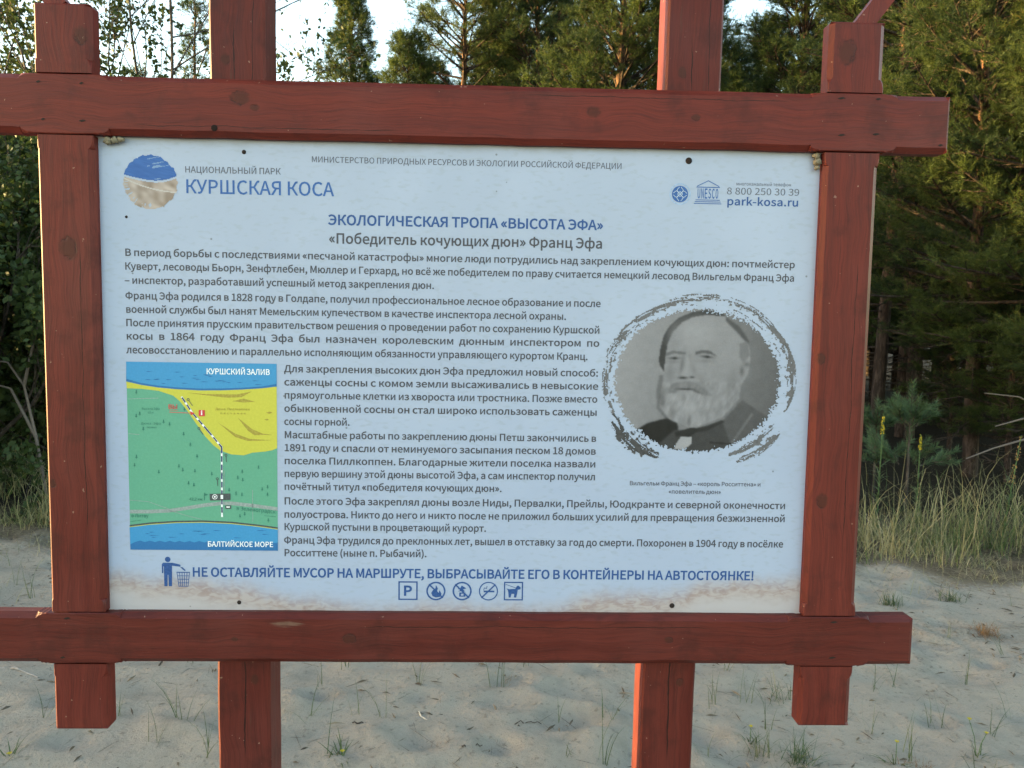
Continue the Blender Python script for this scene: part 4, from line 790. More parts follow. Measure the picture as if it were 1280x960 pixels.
for (x, z) in ((-.7481, .5224), (-.6734, .5215), (-.7418, .458), (-.6737, .4569), (.6813, .5282), (.7489, .5284), (.6846, .4631), (.7479, .466), (-.726, -.447), (.716, -.447), (.716, -.517), (-.736, -.522), (.868, .449)):
    rail = [o for o in root.children if o.name.startswith('rail')][0 if z > 0 else 1]
    r = random.Random(int(x*1e4)); w_ = r.uniform(.004, .0075)
    V = [(x-w_, -.0006, z-.0006), (x-w_*.2, -.0006, z-.0022), (x+w_, -.0006, z+.0004), (x+w_*.3, -.0006, z+.0023), (x-w_*.4, -.0006, z+.0016)]
    obj('nail', mesh_np('nail', V, [np.array([(0, 1, 2, 3, 4)])], [M_SCREW]), rail)
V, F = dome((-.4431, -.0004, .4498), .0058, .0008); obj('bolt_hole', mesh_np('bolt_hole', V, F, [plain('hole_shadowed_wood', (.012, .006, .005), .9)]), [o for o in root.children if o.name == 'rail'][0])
M_COCOON = plain('cocoon_silk', (.24, .205, .14), .95, 220, .6)
def lump(parts, seed):
    V = []; F = []; n, rr = 12, 8
    r = np.random.default_rng(seed)
    for (cx, cy, cz, rad) in parts:
        o_ = len(V)
        for i in range(rr+1):
            th = i/rr*math.pi
            for k in range(n):
                ph = k*2*math.pi/n; q = .74*rad*(1+.20*r.standard_normal())
                V.append((cx+q*math.sin(th)*math.cos(ph)*1.25, cy+q*math.sin(th)*math.sin(ph), cz+q*math.cos(th)))
        for i in range(rr):
            for k in range(n): F.append((o_+i*n+k, o_+(i+1)*n+k, o_+(i+1)*n+(k+1) % n, o_+i*n+(k+1) % n))
    return V, F
for parts, lab, sd in (([(-.636, .012, .4255, .0085), (-.624, .012, .427, .0075), (-.613, .012, .4285, .0060)], 'small beige insect cocoon under the top rail beside the round park emblem', 3),
                       ([(.6440, .012, .4275, .0075), (.6475, .012, .417, .0080), (.6465, .011, .406, .0050)], 'beige insect cocoon in the frame corner near the phone number', 4)):
    c0 = np.mean([p[:3] for p in parts], 0); V, F = lump([(p[0]-c0[0], p[1]-c0[1], p[2]-c0[2], p[3]) for p in parts], sd)
    tag(obj('insect_cocoon', mesh_np('insect_cocoon', V, F, [M_COCOON], smooth=True), None, (c0[0], c0[1], c0[2]+BZ)), lab, 'cocoon', 'insect cocoons in the frame corners')

# ---------------------------------------------------------------- vegetation builders
def norm(v): return v/(np.linalg.norm(v, axis=-1, keepdims=True)+1e-9)
def tubes(paths, sides=6):
    """paths: list of (points (n,3), radii (n,)) -> V, F"""
    V = []; F = []; o_ = 0
    for P, R in paths:
        P = np.asarray(P, float); n = len(P)
        T = norm(np.gradient(P, axis=0)); a = np.where(np.abs(T[:, 2:3]) > .9, np.array([[1., 0, 0]]), np.array([[0, 0, 1.]]))
        u = norm(np.cross(T, a)); v = np.cross(T, u)
        ang = np.arange(sides)*2*math.pi/sides
        ring = P[:, None]+np.asarray(R)[:, None, None]*(np.cos(ang)[None, :, None]*u[:, None]+np.sin(ang)[None, :, None]*v[:, None])
        V.append(ring.reshape(-1, 3)); i = np.arange(n-1)[:, None]*sides; k = np.arange(sides)[None]
        k2 = (k+1) % sides
        F.append(np.stack([i+k, i+sides+k, i+sides+k2, i+k2], -1).reshape(-1, 4)+o_); o_ += n*sides
    return np.concatenate(V), np.concatenate(F)

def needles(P, D, tint, n, rg, ln=.06, w=.0022, seg=.09, spread=(.45, .95)):
    """n needles round each shoot starting at P along D"""
    N = len(P); P = np.repeat(P, n, 0); D = np.repeat(norm(D), n, 0); t = np.repeat(tint, n)
    R = norm(np.cross(D, rg.standard_normal((N*n, 3)))); a = rg.uniform(spread[0], spread[1], N*n)[:, None]
    q = norm(D*np.cos(a)+R*np.sin(a)); s = P+D*(rg.uniform(0, 1, N*n)[:, None]*seg)
    l = ln*rg.uniform(.75, 1.2, N*n)[:, None]; wv = norm(np.cross(q, rg.standard_normal((N*n, 3))))*w
    V = np.stack([s-wv, s+wv, s+q*l], 1).reshape(-1, 3); F = np.arange(N*n*3).reshape(-1, 3)
    return V, F, np.clip(t+rg.uniform(-.09, .09, N*n), 0, 1)

def pine(seed, H, base, spread, r0, whorl=.34, per=5, twigs=7, tufts=3, nn=16, ln=.062, w=.0026, top=.5, lean=.03, dead=True, dens=1.0):
    rg = np.random.default_rng(seed)
    n = 12; z = np.linspace(0, H*.97, n); tr = np.stack([lean*H*np.sin(z/H*2.2+seed)*.4+rg.normal(0, .012, n)*np.minimum(1, z), lean*H*np.cos(z/H*1.7+seed*2)*.4+rg.normal(0, .012, n)*np.minimum(1, z), z-.0], 1)
    tr[:, :2] -= tr[0, :2]; tr[0, 2] = -.3
    paths = [(tr, r0*(1-z/H)**.8+.012)]
    f = lambda h: np.array([np.interp(h, z, tr[:, k]) for k in (0, 1)]+[h])
    TP = []; TD = []; TT = []; deadp = []
    h = base
    while h < H*.985:
        t = (h-base)/(H-base); k = max(3, int(per+rg.integers(-1, 2)))
        prof = (1-t)**.75*(.55+.45*min(1, t*4+.25)) if top > .3 else (1-t)
        a0 = rg.uniform(0, 6.28)
        for b in range(k):
            if rg.random() > dens: continue
            az = a0+b*2*math.pi/k+rg.normal(0, .25); L = spread*max(.10, prof)*rg.uniform(.65, 1.15); el = math.radians(8+48*t+rg.normal(0, 8))
            m_ = 7; s = np.linspace(0, 1, m_)
            dx = L*s*math.cos(el); dz = L*(math.sin(el)*s-.20*s*s*(1-t)+.16*s**3)
            side = rg.normal(0, .10)*L*s*s
            hb = min(H*.97, h+rg.uniform(-.45, .45)*whorl); B = f(hb)+np.stack([dx*math.cos(az)-side*math.sin(az), dx*math.sin(az)+side*math.cos(az), dz], 1)
            paths.append((B, np.linspace(.012+.010*L, .005, m_)))
            bd = B[-1]-B[-2]; tone = np.clip(rg.normal(.45, .20), .05, .9)
            TP.append(B[-1]); TD.append(bd+[0, 0, .3*np.linalg.norm(bd)]); TT.append(tone+.1)
            nt = max(2, int(twigs*(.4+.6*min(1, L/spread*1.3))))
            for j in range(nt):
                u = rg.uniform(.34, 1.0); c = np.array([np.interp(u, s, B[:, q]) for q in range(3)]); sd = -1 if j % 2 else 1
                ta = az+sd*rg.uniform(.5, 1.05); tl = (.14+.26*L*(1.05-u))*rg.uniform(.7, 1.3)
                d = np.array([math.cos(ta), math.sin(ta), rg.uniform(.05, .55)]); d /= np.linalg.norm(d)
                E = c+d*tl
                paths.append((np.array([c, (c+E)/2+[0, 0, -.01], E]), np.array([.006, .005, .003])))
                for q in range(tufts):
                    p = c+d*tl*(.58+.42*q/max(1, tufts-1)); dd = d+rg.normal(0, .35, 3)+np.array([0, 0, .35])
                    TP.append(p); TD.append(dd); TT.append(np.clip(tone+rg.normal(0, .10)+.12*(q == tufts-1), 0, .92 if rg.random() > .02 else 1))
        h += whorl*rg.uniform(.8, 1.2)
    TP.append(f(H*.97)); TD.append(np.array([0, 0, 1.])); TT.append(.6)
    if dead:
        h = max(.3, base*.15)
        while h < base:
            az = rg.uniform(0, 6.28); L = rg.uniform(.3, .75)*spread*.7; s = np.linspace(0, 1, 5)
            B = f(h)+np.stack([L*s*math.cos(az), L*s*math.sin(az), L*(.05*s-.30*s*s)+rg.normal(0, .02, 5)*s], 1); paths.append((B, np.linspace(.011, .003, 5)))
            for j in range(3):
                u = rg.uniform(.4, .95); c = np.array([np.interp(u, s, B[:, q]) for q in range(3)]); E = c+np.array([math.cos(az+rg.uniform(-1, 1)), math.sin(az+rg.uniform(-1, 1)), rg.uniform(-.4, .2)])*L*.3
                paths.append((np.array([c, (c+E)/2+rg.normal(0, .02, 3), E]), np.array([.005, .004, .002])))
            h += rg.uniform(.05, .15)
    V, F = tubes(paths)
    TP, TD, TT = np.array(TP), np.array(TD), np.array(TT); k = len(TP)
    TP = np.concatenate([TP, TP+rg.normal(0, .045, (k, 3)), TP+rg.normal(0, .065, (k, 3))+[0, 0, .03]]); TD = np.concatenate([TD, TD+rg.normal(0, .4, (k, 3))*np.linalg.norm(TD, axis=1)[:, None], TD+rg.normal(0, .5, (k, 3))*np.linalg.norm(TD, axis=1)[:, None]]); TT = np.concatenate([TT, TT, np.clip(TT+rg.normal(0, .08, k), 0, .95)])
    NV, NF, NT = needles(TP, TD, TT, max(8, int(nn*.55)), rg, ln, w)
    mi = np.ones(len(F), int); mi[:66] = 0
    return mesh_np('trunk', V, F, [M_BARK, M_BOUGH], mi, smooth=True), mesh_np('crown', NV, NF, [M_PINE], attrs={'tint': NT})

def broadleaf(seed, H, spread, r0, leaves=9, stems=1, lsize=.030, bare=.0, depth=4, low=.25, bark_m=None, leaf_m=None):
    rg = np.random.default_rng(seed); paths = []; LP = []; LD = []
    def grow(p, d, L, r, lv):
        m_ = 6; s = np.linspace(0, 1, m_); bend = rg.normal(0, .22, 3); bend[2] = abs(bend[2])*.6
        B = p+np.outer(s, d)*L+np.outer(s*s, bend)*L*.5; paths.append((B, np.linspace(r, r*.55, m_)))
        if lv >= depth-1 and rg.random() > bare:
            for q in range(leaves):
                u = rg.uniform(.15, 1.05); c = B[0]+(B[-1]-B[0])*u; LP.append(c+rg.normal(0, .035+.03*(lv < depth), 3)); LD.append(rg.normal(0, 1, 3))
        if lv >= depth: return
        for b in range(rg.integers(3, 5)):
            u = rg.uniform(low if lv == 0 else .3, 1); c = np.array([np.interp(u, s, B[:, q]) for q in range(3)])
            nd = norm(d*.75+rg.normal(0, .55, 3)+np.array([0, 0, .15]))
            grow(c, nd, L*rg.uniform(.5, .72), r*.52*(1.1-.4*u), lv+1)
        if lv < depth: grow(B[-1], norm(d+rg.normal(0, .2, 3)), L*.6, r*.5, lv+1)
    for k in range(stems):
        d = np.array([rg.normal(0, spread*.5), rg.normal(0, spread*.5), 1.]); d /= np.linalg.norm(d)
        grow(np.array([rg.normal(0, .12)*(stems > 1), rg.normal(0, .12)*(stems > 1), -.25]), d, H*.52, r0, 0)
    V, F = tubes(paths, 5)
    P = np.array(LP); N = len(P); a = norm(np.array(LD)); b = norm(np.cross(a, rg.standard_normal((N, 3))))
    sz = lsize*rg.uniform(.7, 1.25, N)[:, None]
    Q = np.stack([P-a*sz, P+b*sz*.62-a*sz*.1, P+a*sz*1.1, P-b*sz*.62-a*sz*.1], 1).reshape(-1, 3)
    tn = np.clip(.45+.5*(vnoise(P[:, 0]*1.7+30, P[:, 2]*1.7+30, 1.2, seed+60)-.5)+rg.normal(0, .13, N), 0, .95)
    return mesh_np('trunk', V, F, [bark_m or M_BARK_GREY], smooth=True), mesh_np('crown', Q, np.arange(N*4).reshape(-1, 4), [leaf_m or M_LEAF], attrs={'tint': tn})

PROTO = {}
def tree(kind, name, builder, x, y, rz, sc, label, cat, group=None):
    z = float(ground_z(x, y))-.02
    if kind not in PROTO:
        tr, cr = builder(); r = bpy.data.objects.new(name, None); COL.objects.link(r)
        obj('trunk', tr, r); obj('crown', cr, r); PROTO[kind] = r
        r.location = (x, y, z); r.rotation_euler = (0, 0, rz); r.scale = (sc,)*3
    else: r = dup(PROTO[kind], (x, y, z), rz, sc)
    return tag(r, label, cat, group)
B = {
 'dense': lambda: pine(11, 6.2, 1.2, 1.75, .07, .20, 6, 12, 5, 34, .050, .0024),
 'dense2': lambda: pine(12, 7.0, 1.55, 1.9, .075, .23, 6, 12, 5, 32, .054, .0026),
 'tall': lambda: pine(13, 10.0, 3.4, 2.1, .075, .30, 6, 12, 5, 16, .078, .0042),
 'cone': lambda: pine(14, 8.6, 1.0, 2.2, .09, .22, 6, 12, 4, 18, .080, .0044, top=.2),
 'bushy': lambda: pine(15, 8.0, .9, 2.3, .12, .25, 6, 13, 5, 24, .066, .0036),
 'pole': lambda: pine(16, 9.0, 3.8, 1.5, .075, .34, 6, 9, 4, 15, .075, .0040),
 'whip': lambda: pine(17, 7.0, .6, 1.0, .06, .27, 4, 8, 3, 16, .078, .0042, top=.2, dens=.8),
 'birch': lambda: broadleaf(21, 6.5, .25, .055, 11, 2, .042),
 'thin': lambda: broadleaf(22, 7.6, .20, .05, 5, 2, .038, .78),
 'shrub': lambda: broadleaf(23, 2.9, .6, .030, 12, 5, .030, 0, 4, .08),
 'shrub2': lambda: broadleaf(24, 2.3, .8, .026, 12, 5, .028, .1, 4, .05),
}
def T(kind, name, px, dep, rz, sc, label, cat, group=None):
    x, y = at_depth(px, dep); return tree(kind, name, B[kind], x, y, rz, sc, label, cat, group)

# the wood beyond the portrait side of the board
T('dense', 'pine_tree', 1345, 7.6, .4, 1.0, 'bushy young pine reaching into view at the frame edge, its top caught by low sun', 'tree')
T('tall', 'pine_tree', 1099, 10.4, 1.0, 1.0, 'tall pine whose bare reddish trunk rises just past the portrait side of the frame', 'tree')
T('dense2', 'pine_tree', 1222, 8.7, 2.2, .96, 'dense green pine behind the free end of the top rail', 'tree')
T('bushy', 'pine_tree', 1000, 14.5, .2, 1.15, 'broad pine between the post and the knotted stub, sunlit at its top', 'tree')
T('bushy', 'pine_tree', 757, 15.2, 2.9, 1.22, 'golden lit pine with a full round crown beside the sunlit post', 'tree')
T('dense2', 'pine_tree', 668, 18.5, 4.0, 1.45, 'dark shaded pine standing against the golden lit pine', 'tree')
T('tall', 'pine_tree', 568, 18.4, 1.5, 1.15, 'pine with an orange sunlit trunk showing above the middle of the top rail', 'tree')
T('cone', 'pine_tree', 445, 21.0, .8, 1.17, 'slender pointed pine standing alone against the white sky', 'tree')
T('bushy', 'pine_tree', 505, 16.8, 5.0, .93, 'low yellow-green pine at the foot of the slender pointed pine', 'tree')
T('bushy', 'pine_tree', 622, 20.5, 4.4, 1.3, 'full pine crown leaning over beside the orange-trunked pine', 'tree')
T('whip', 'pine_tree', 246, 18.0, 1.2, 1.20, 'thin young pine with gappy branches touching the plain post over the map', 'tree')
T('whip', 'pine_tree', 182, 19.0, 3.2, 1.04, 'sparse pine behind the forked bare twigs', 'tree')
T('thin', 'bare_tree', 196, 12.0, .6, 1.0, 'nearly leafless forked tree with grey upright boughs against the sky', 'tree')
T('birch', 'birch_tree', 120, 11.6, 1.9, 1.0, 'small-leaved grey tree between the map-side stub and the leafless forked tree', 'tree')
T('birch', 'birch_tree', 8, 12.2, 3.6, 1.12, 'leafy backlit tree in the corner above the end of the top rail', 'tree')
T('birch', 'birch_tree', 368, 19.5, .2, .98, 'little leafy treetop just showing past the map-side post', 'tree')
T('shrub', 'leafy_shrub', -5, 8.0, .5, 1.05, 'dark leafy shrub under the end of the top rail, with pale dead boughs', 'shrub')
T('shrub', 'leafy_shrub', 70, 9.5, 2.1, 1.15, 'dark leafy shrub mostly hidden by the map-side stile', 'shrub')
T('shrub2', 'leafy_shrub', -75, 7.2, 4.0, 1.2, 'dim low shrub at the picture edge above the straw-coloured grass', 'shrub')
T('dense', 'pine_tree', 1268, 8.3, 2.0, .42, 'low dark pine with drooping boughs behind the looping straw stalks', 'tree')
T('dense', 'pine_tree', 1192, 9.8, 5.1, .40, 'short shaded pine between the trunks behind the young blue-green pine', 'tree')
T('dense', 'pine_tree', 1330, 8.9, .9, .50, 'low shaded pine under the bushy sunlit one at the frame edge', 'tree')
rr = random.Random(4)
GW = 'pines of the dim wood behind the portrait side of the frame'
k = 0
for (px, dep, kd) in ((1142, 11.4, 'dense2'), (1065, 12.5, 'pole'), (1130, 11.6, 'pole'), (1148, 13.2, 'pole'), (1182, 12.4, 'pole'), (1226, 13.6, 'pole'), (1252, 12.2, 'pole'), (1290, 12.8, 'pole'), (1330, 11.5, 'pole'), (1168, 15.5, 'dense2'), (1095, 15.0, 'dense2'),
                      (1250, 16.2, 'bushy'), (1330, 15.0, 'dense2'), (1400, 13.0, 'bushy'), (1450, 10.5, 'dense'), (1120, 18.5, 'bushy'), (1205, 19.0, 'dense2'), (1290, 20.0, 'bushy'), (1040, 19.0, 'bushy'), (1085, 24.0, 'bushy'), (1190, 25.0, 'bushy'), (1280, 27.0, 'bushy'), (1390, 22.0, 'bushy'), (1480, 17.0, 'bushy')):
    T(kd, 'pine_tree', px, dep, rr.uniform(0, 6.28), rr.uniform(.92, 1.12), 'one of the crowded pines filling the dim wood behind the portrait side of the frame', 'tree', GW)
GM = 'pines rising in a row above the top rail'
for (px, dep, kd, s_) in ((960, 19.0, 'bushy', 1.08), (1045, 17.0, 'bushy', 1.25), (905, 17.5, 'dense2', 1.08), (850, 18.5, 'bushy', 1.2), (800, 21.0, 'bushy', 1.4), (715, 22.0, 'bushy', 1.45), (625, 22.5, 'bushy', 1.2), (545, 21.0, 'bushy', 1.0)):
    T(kd, 'pine_tree', px, dep, rr.uniform(0, 6.28), s_, 'one of the green pines standing in a row behind the top rail', 'tree', GM)
GL = 'bushes and trees crowding the map side of the board'
for (px, dep, kd, s_) in ((30, 13.0, 'shrub', 1.5), (-40, 11.5, 'shrub', 1.6), (75, 15.0, 'shrub', 1.6), (-110, 10.0, 'shrub', 1.5), (10, 17.5, 'shrub', 1.9), (-60, 16.5, 'shrub', 1.9), (110, 19.0, 'shrub', 1.8)):
    T(kd, 'leafy_shrub', px, dep, rr.uniform(0, 6.28), s_, 'one of the dim crowded shrubs beyond the map-side stile', 'shrub', GL)

# pale dead boughs in the shrub, a leaning branch of the edge pine
def branch_thing(px, dep, z0, pts, r, label):
    x, y = at_depth(px, dep); paths = []
    for pl in pts: paths.append((np.array(pl, float), np.linspace(r, r*.35, len(pl))))
    V, F = tubes(paths, 6); tag(obj('dead_branch', mesh_np('dead_branch', V, F, [M_TWIG], smooth=True), None, (x, y, z0)), label, 'branch')
branch_thing(8, 6.9, .0, [[(0.3, 0, -.05), (.22, 0, .5), (.12, .02, .95), (.0, .0, 1.15), (-.25, .05, 1.18)], [(.12, .02, .95), (.22, .0, 1.3), (.30, .0, 1.55)], [(.22, 0, .5), (.0, .03, .92), (-.3, .05, 1.0)]], .016, 'pale bent dead bough in the dark shrub under the top rail end')
branch_thing(1290, 7.2, .0, [[(.5, .1, -.05), (.42, .05, .55), (.2, .0, .83), (-.1, .0, .97), (-.42, .0, 1.0)], [(.2, 0, .83), (0, .02, .78), (-.3, 0, .70)], [(.42, .05, .55), (.1, .0, .62), (-.3, 0, .50), (-.55, 0, .40)]], .014, 'grey dead bough arching low at the edge of the dim wood')

# ---------------------------------------------------------------- young pines in the grass
def young(seed, H, spread):
    rg = np.random.default_rng(seed); st = np.stack([np.zeros(5), np.zeros(5), np.linspace(-.1, H*.8, 5)], 1); paths = [(st, np.linspace(.014, .008, 5))]; TP = []; TD = []; TT = []
    def shoot(a, b, n=9):
        a = np.array(a); b = np.array(b); paths.append((np.array([a, (a+b)/2, b]), np.array([.006, .005, .003])))
        for i in range(n): TP.append(a+(b-a)*i/n); TD.append(b-a); TT.append(np.clip(rg.normal(.5, .12)+.25*i/n, 0, .9))
    shoot((0, 0, H*.55), (0, 0, H), 12)
    for zf, k, el, L in ((.64, 5, 1.0, .40), (.36, 4, .55, .52)):
        a0 = rg.uniform(0, 6)
        for j in range(k):
            az = a0+j*6.28/k+rg.normal(0, .2); l = L*spread*rg.uniform(.8, 1.15); e = el+rg.normal(0, .1); p = np.array([0, 0, H*zf]); d = np.array([math.cos(az)*math.cos(e), math.sin(az)*math.cos(e), math.sin(e)])
            shoot(p+d*l*.25, p+d*l+[0, 0, .08*l], 10)
            for s_ in (-1, 1): q = p+d*l*.5; d2 = norm(d+.6*s_*np.array([-math.sin(az), math.cos(az), .3])); shoot(q, q+d2*l*.4, 6)
    V, F = tubes(paths); NV, NF, NT = needles(np.array(TP), np.array(TD), np.array(TT), 22, rg, .070, .0024, .055, (.45, .9))
    return mesh_np('trunk', V, F, [M_BARK_GREY], smooth=True), mesh_np('crown', NV, NF, [M_YOUNG], attrs={'tint': NT})
for (px, dep, s_, H, sp, lab) in ((1142, 6.6, 51, 1.12, .75, 'young blue-green pine with upright candles behind the straw-coloured grass'), (1100, 7.1, 52, .92, .8, 'smaller young pine half hidden beside the portrait-side stile')):
    x, y = at_depth(px, dep); r = bpy.data.objects.new('young_pine', None); COL.objects.link(r); r.location = (x, y, float(ground_z(x, y)))
    a, b = young(s_, H, sp); obj('trunk', a, r); obj('crown', b, r); tag(r, lab, 'tree')

# ---------------------------------------------------------------- grass
def blades(P, az, L, lean, w, tint, rg, segs=4, nod=None):
    """curved tapering blades: P base (n,3)"""
    n = len(P); s = np.linspace(0, 1, segs+1)
    nod = np.zeros(n) if nod is None else nod
    th = lean[:, None]+(nod[:, None])*s[None]**2; dl = L[:, None]/segs
    hx = np.concatenate([np.zeros((n, 1)), np.cumsum(np.sin(th[:, 1:])*dl, 1)], 1); hz = np.concatenate([np.zeros((n, 1)), np.cumsum(np.cos(th[:, 1:])*dl, 1)], 1)
    C = np.stack([P[:, 0:1]+hx*np.cos(az)[:, None], P[:, 1:2]+hx*np.sin(az)[:, None], P[:, 2:3]+hz], -1)
    fa = az+math.pi/2+rg.normal(0, .5, n); wd = np.stack([np.cos(fa), np.sin(fa), np.zeros(n)], -1)[:, None]*(w[:, None]*(1-s[None]**1.6*.92))[..., None]
    V = np.stack([C-wd, C+wd], 2).reshape(n, -1, 3); base = (np.arange(n)*(segs+1)*2)[:, None]; i = np.arange(segs)[None]*2
    F = np.stack([base+i, base+i+1, base+i+3, base+i+2], -1).reshape(-1, 4)
    return V.reshape(-1, 3), F, np.repeat(tint, segs)
rg = np.random.default_rng(88)
N = 30000
bx_ = rg.uniform(-8, 9, N); by_ = edge_y(bx_)-.10+rg.gamma(1.5, .42, N)
clump = vnoise(bx_, by_, 1.6, 71); keep = (clump+rg.uniform(-.2, .2, N) > .42) & (by_ < 8)
bx_, by_, clump = bx_[keep], by_[keep], clump[keep]; n = len(bx_)
gz = ground_z(bx_, by_)-.02
dry = vnoise(bx_, by_, 2.4, 72)
tall = rg.random(n)
L = np.clip(rg.gamma(5, .068, n), .08, .75)*(.55+.75*clump)*np.clip((by_-edge_y(bx_)+.55), .35, 1.15)
tint = np.clip(.30+.9*(dry-.45)+rg.normal(0, .24, n)+.25*(tall > .85), 0, 1)
V, F, tt = blades(np.stack([bx_, by_, gz], 1), rg.uniform(0, 6.28, n), L, np.abs(rg.normal(.28, .30, n)), rg.uniform(.0018, .0042, n), tint, rg, 4, rg.normal(.8, .8, n))
# short dead blades thinning out over the sand in front of the belt
N2 = 9000
x2 = rg.uniform(-5, 8, N2); y2 = edge_y(x2)+.25-rg.gamma(1.3, .30, N2); k2 = rg.random(N2) < .15+1.2*sstep(.4, .8, vnoise(x2, y2, 2.6, 74)); x2, y2 = x2[k2], y2[k2]; n2 = len(x2)
V2, F2, t2 = blades(np.stack([x2, y2, ground_z(x2, y2)-.01], 1), rg.uniform(0, 6.28, n2), rg.uniform(.04, .22, n2), np.abs(rg.normal(.8, .4, n2)), rg.uniform(.0010, .0018, n2), np.clip(rg.normal(.75, .25, n2), 0, 1), rg, 4, rg.normal(.6, .5, n2))
F = np.concatenate([F, F2+len(V)]); V = np.concatenate([V, V2]); tt = np.concatenate([tt, t2])
n3_ = 420                                               # taller dry stalks standing out of it, most of them bent over
x3 = rg.uniform(-7, 8, n3_); y3 = edge_y(x3)+rg.uniform(.15, 1.5, n3_)
V3, F3, t3 = blades(np.stack([x3, y3, ground_z(x3, y3)-.02], 1), rg.uniform(0, 6.28, n3_), rg.uniform(.45, .95, n3_), np.abs(rg.normal(.15, .2, n3_)), rg.uniform(.0014, .0026, n3_), np.clip(rg.normal(.88, .12, n3_), 0, 1), rg, 4, rg.uniform(.3, 2.3, n3_))
F = np.concatenate([F, F3+len(V)]); V = np.concatenate([V, V3]); tt = np.concatenate([tt, t3])
tag(obj('dune_grass', mesh_np('dune_grass', V, F, [M_GRASS], attrs={'tint': tt})), kind='stuff')

# nodding dry stalks that stand clear of the belt
def stalk(x, y, specs, label, group=None, nm='grass_stalk'):
    n = len(specs); a = np.array(specs, float); r = np.random.default_rng(int(abs(x)*100))
    V, F, tt = blades(np.stack([a[:, 0], a[:, 1], np.full(n, -.03)], 1), a[:, 2], a[:, 3], a[:, 4], a[:, 5], a[:, 6], r, 12, a[:, 7])
    tag(obj(nm, mesh_np(nm, V, F, [M_GRASS], attrs={'tint': tt}), None, (x, y, float(ground_z(x, y)))), label, 'grass', group)
for (px, dep, sp, lab) in (
    (1245, 5.9, [(0, 0, 3.0, 1.15, .10, .0026, .95, 2.9), (.14, 0, .4, 1.15, .12, .0030, .97, 2.4), (.05, .02, 3.3, .95, .15, .0024, .9, 2.6), (-.08, 0, .2, .8, .2, .0022, .92, 1.8)], 'looping dry straw stalks with bent heads against the dark wood'),
    (1090, 5.7, [(0, 0, .3, .85, .1, .0024, .9, 2.2), (.03, 0, 3.2, .9, .12, .0022, .95, 2.0), (.2, .05, .4, .8, .2, .0022, .9, 2.0)], 'bent straw stalks beside the portrait-side stile'),
    (1165, 5.8, [(0, 0, .1, .8, .3, .0022, .93, 1.9), (.1, .1, 3.0, .75, .25, .0022, .9, 1.9), (.25, 0, .2, .85, .2, .0022, .95, 1.7)], 'arching straw stalks in front of the young pines'),
    (12, 6.1, [(0, 0, .2, 1.0, .15, .0030, .95, 2.3), (-.1, 0, .1, .75, .1, .0028, .9, 2.4), (.2, .05, 3.2, .7, .1, .0024, .92, 1.9)], 'pale nodding grass heads in front of the dark shrub')):
    x, y = at_depth(px, dep); stalk(x, y, sp, lab)

# flowering spikes in the belt
M_YFLOWER = plain('yellow_petals', (.42, .33, .012), .6, 80, .25); M_STEM = plain('green_stem', (.07, .12, .04), .7, 60); M_SEED = plain('brown_seed', (.27, .17, .06), .85, 80, .4)
def spike(px, dep, H, flower, label, sd):
    r = np.random.default_rng(sd); x, y = at_depth(px, dep); t = bpy.data.objects.new('flowering_spike', None); COL.objects.link(t); t.location = (x, y, float(ground_z(x, y))); tag(t, label, 'plant')
    P = np.stack([np.linspace(0, r.normal(0, .06), 6), np.linspace(0, .02, 6), np.linspace(-.05, H, 6)], 1); V, F = tubes([(P, np.linspace(.005, .003, 6))], 5); obj('stem', mesh_np('stem', V, F, [M_STEM], smooth=True), t)
    n = 60; zz = r.uniform(.05, H*.62, n); az = r.uniform(0, 6.28, n); Q = np.stack([np.interp(zz, P[:, 2], P[:, 0]), np.interp(zz, P[:, 2], P[:, 1]), zz], 1)
    V, F, tt = blades(Q, az, r.uniform(.06, .12, n), r.uniform(.6, 1.2, n), r.uniform(.004, .007, n), r.uniform(.1, .6, n), r, 3, r.uniform(.2, .8, n)); obj('leaves', mesh_np('leaves', V, F, [M_SPRIG], attrs={'tint': tt}), t)
    n = 70; zz = H*(1-(.15 if flower is M_YFLOWER else .42)*r.power(1.3, n)); az = r.uniform(0, 6.28, n); rad = .006+.022*(1-(zz/H-.58)/.42)*r.random(n); c = np.stack([np.interp(zz, P[:, 2], P[:, 0])+rad*np.cos(az), np.interp(zz, P[:, 2], P[:, 1])+rad*np.sin(az), zz], 1)
    d = r.standard_normal((n, 3)); e = norm(np.cross(d, r.standard_normal((n, 3)))); d = norm(d); sz = .0055
    Vq = np.stack([c-d*sz, c+e*sz, c+d*sz, c-e*sz], 1).reshape(-1, 3); obj('flower_head', mesh_np('flower_head', Vq, np.arange(n*4).reshape(-1, 4), [flower]), t)
spike(1106, 5.9, .95, M_YFLOWER, 'yellow-topped spike rising from the grass next to the stile', 1)
spike(1156, 6.1, .78, M_YFLOWER, 'shorter yellow-topped spike below the young pine', 2)
spike(1264, 5.7, .86, M_SEED, 'brown and yellow seed spike standing under the looping straw stalks', 3)

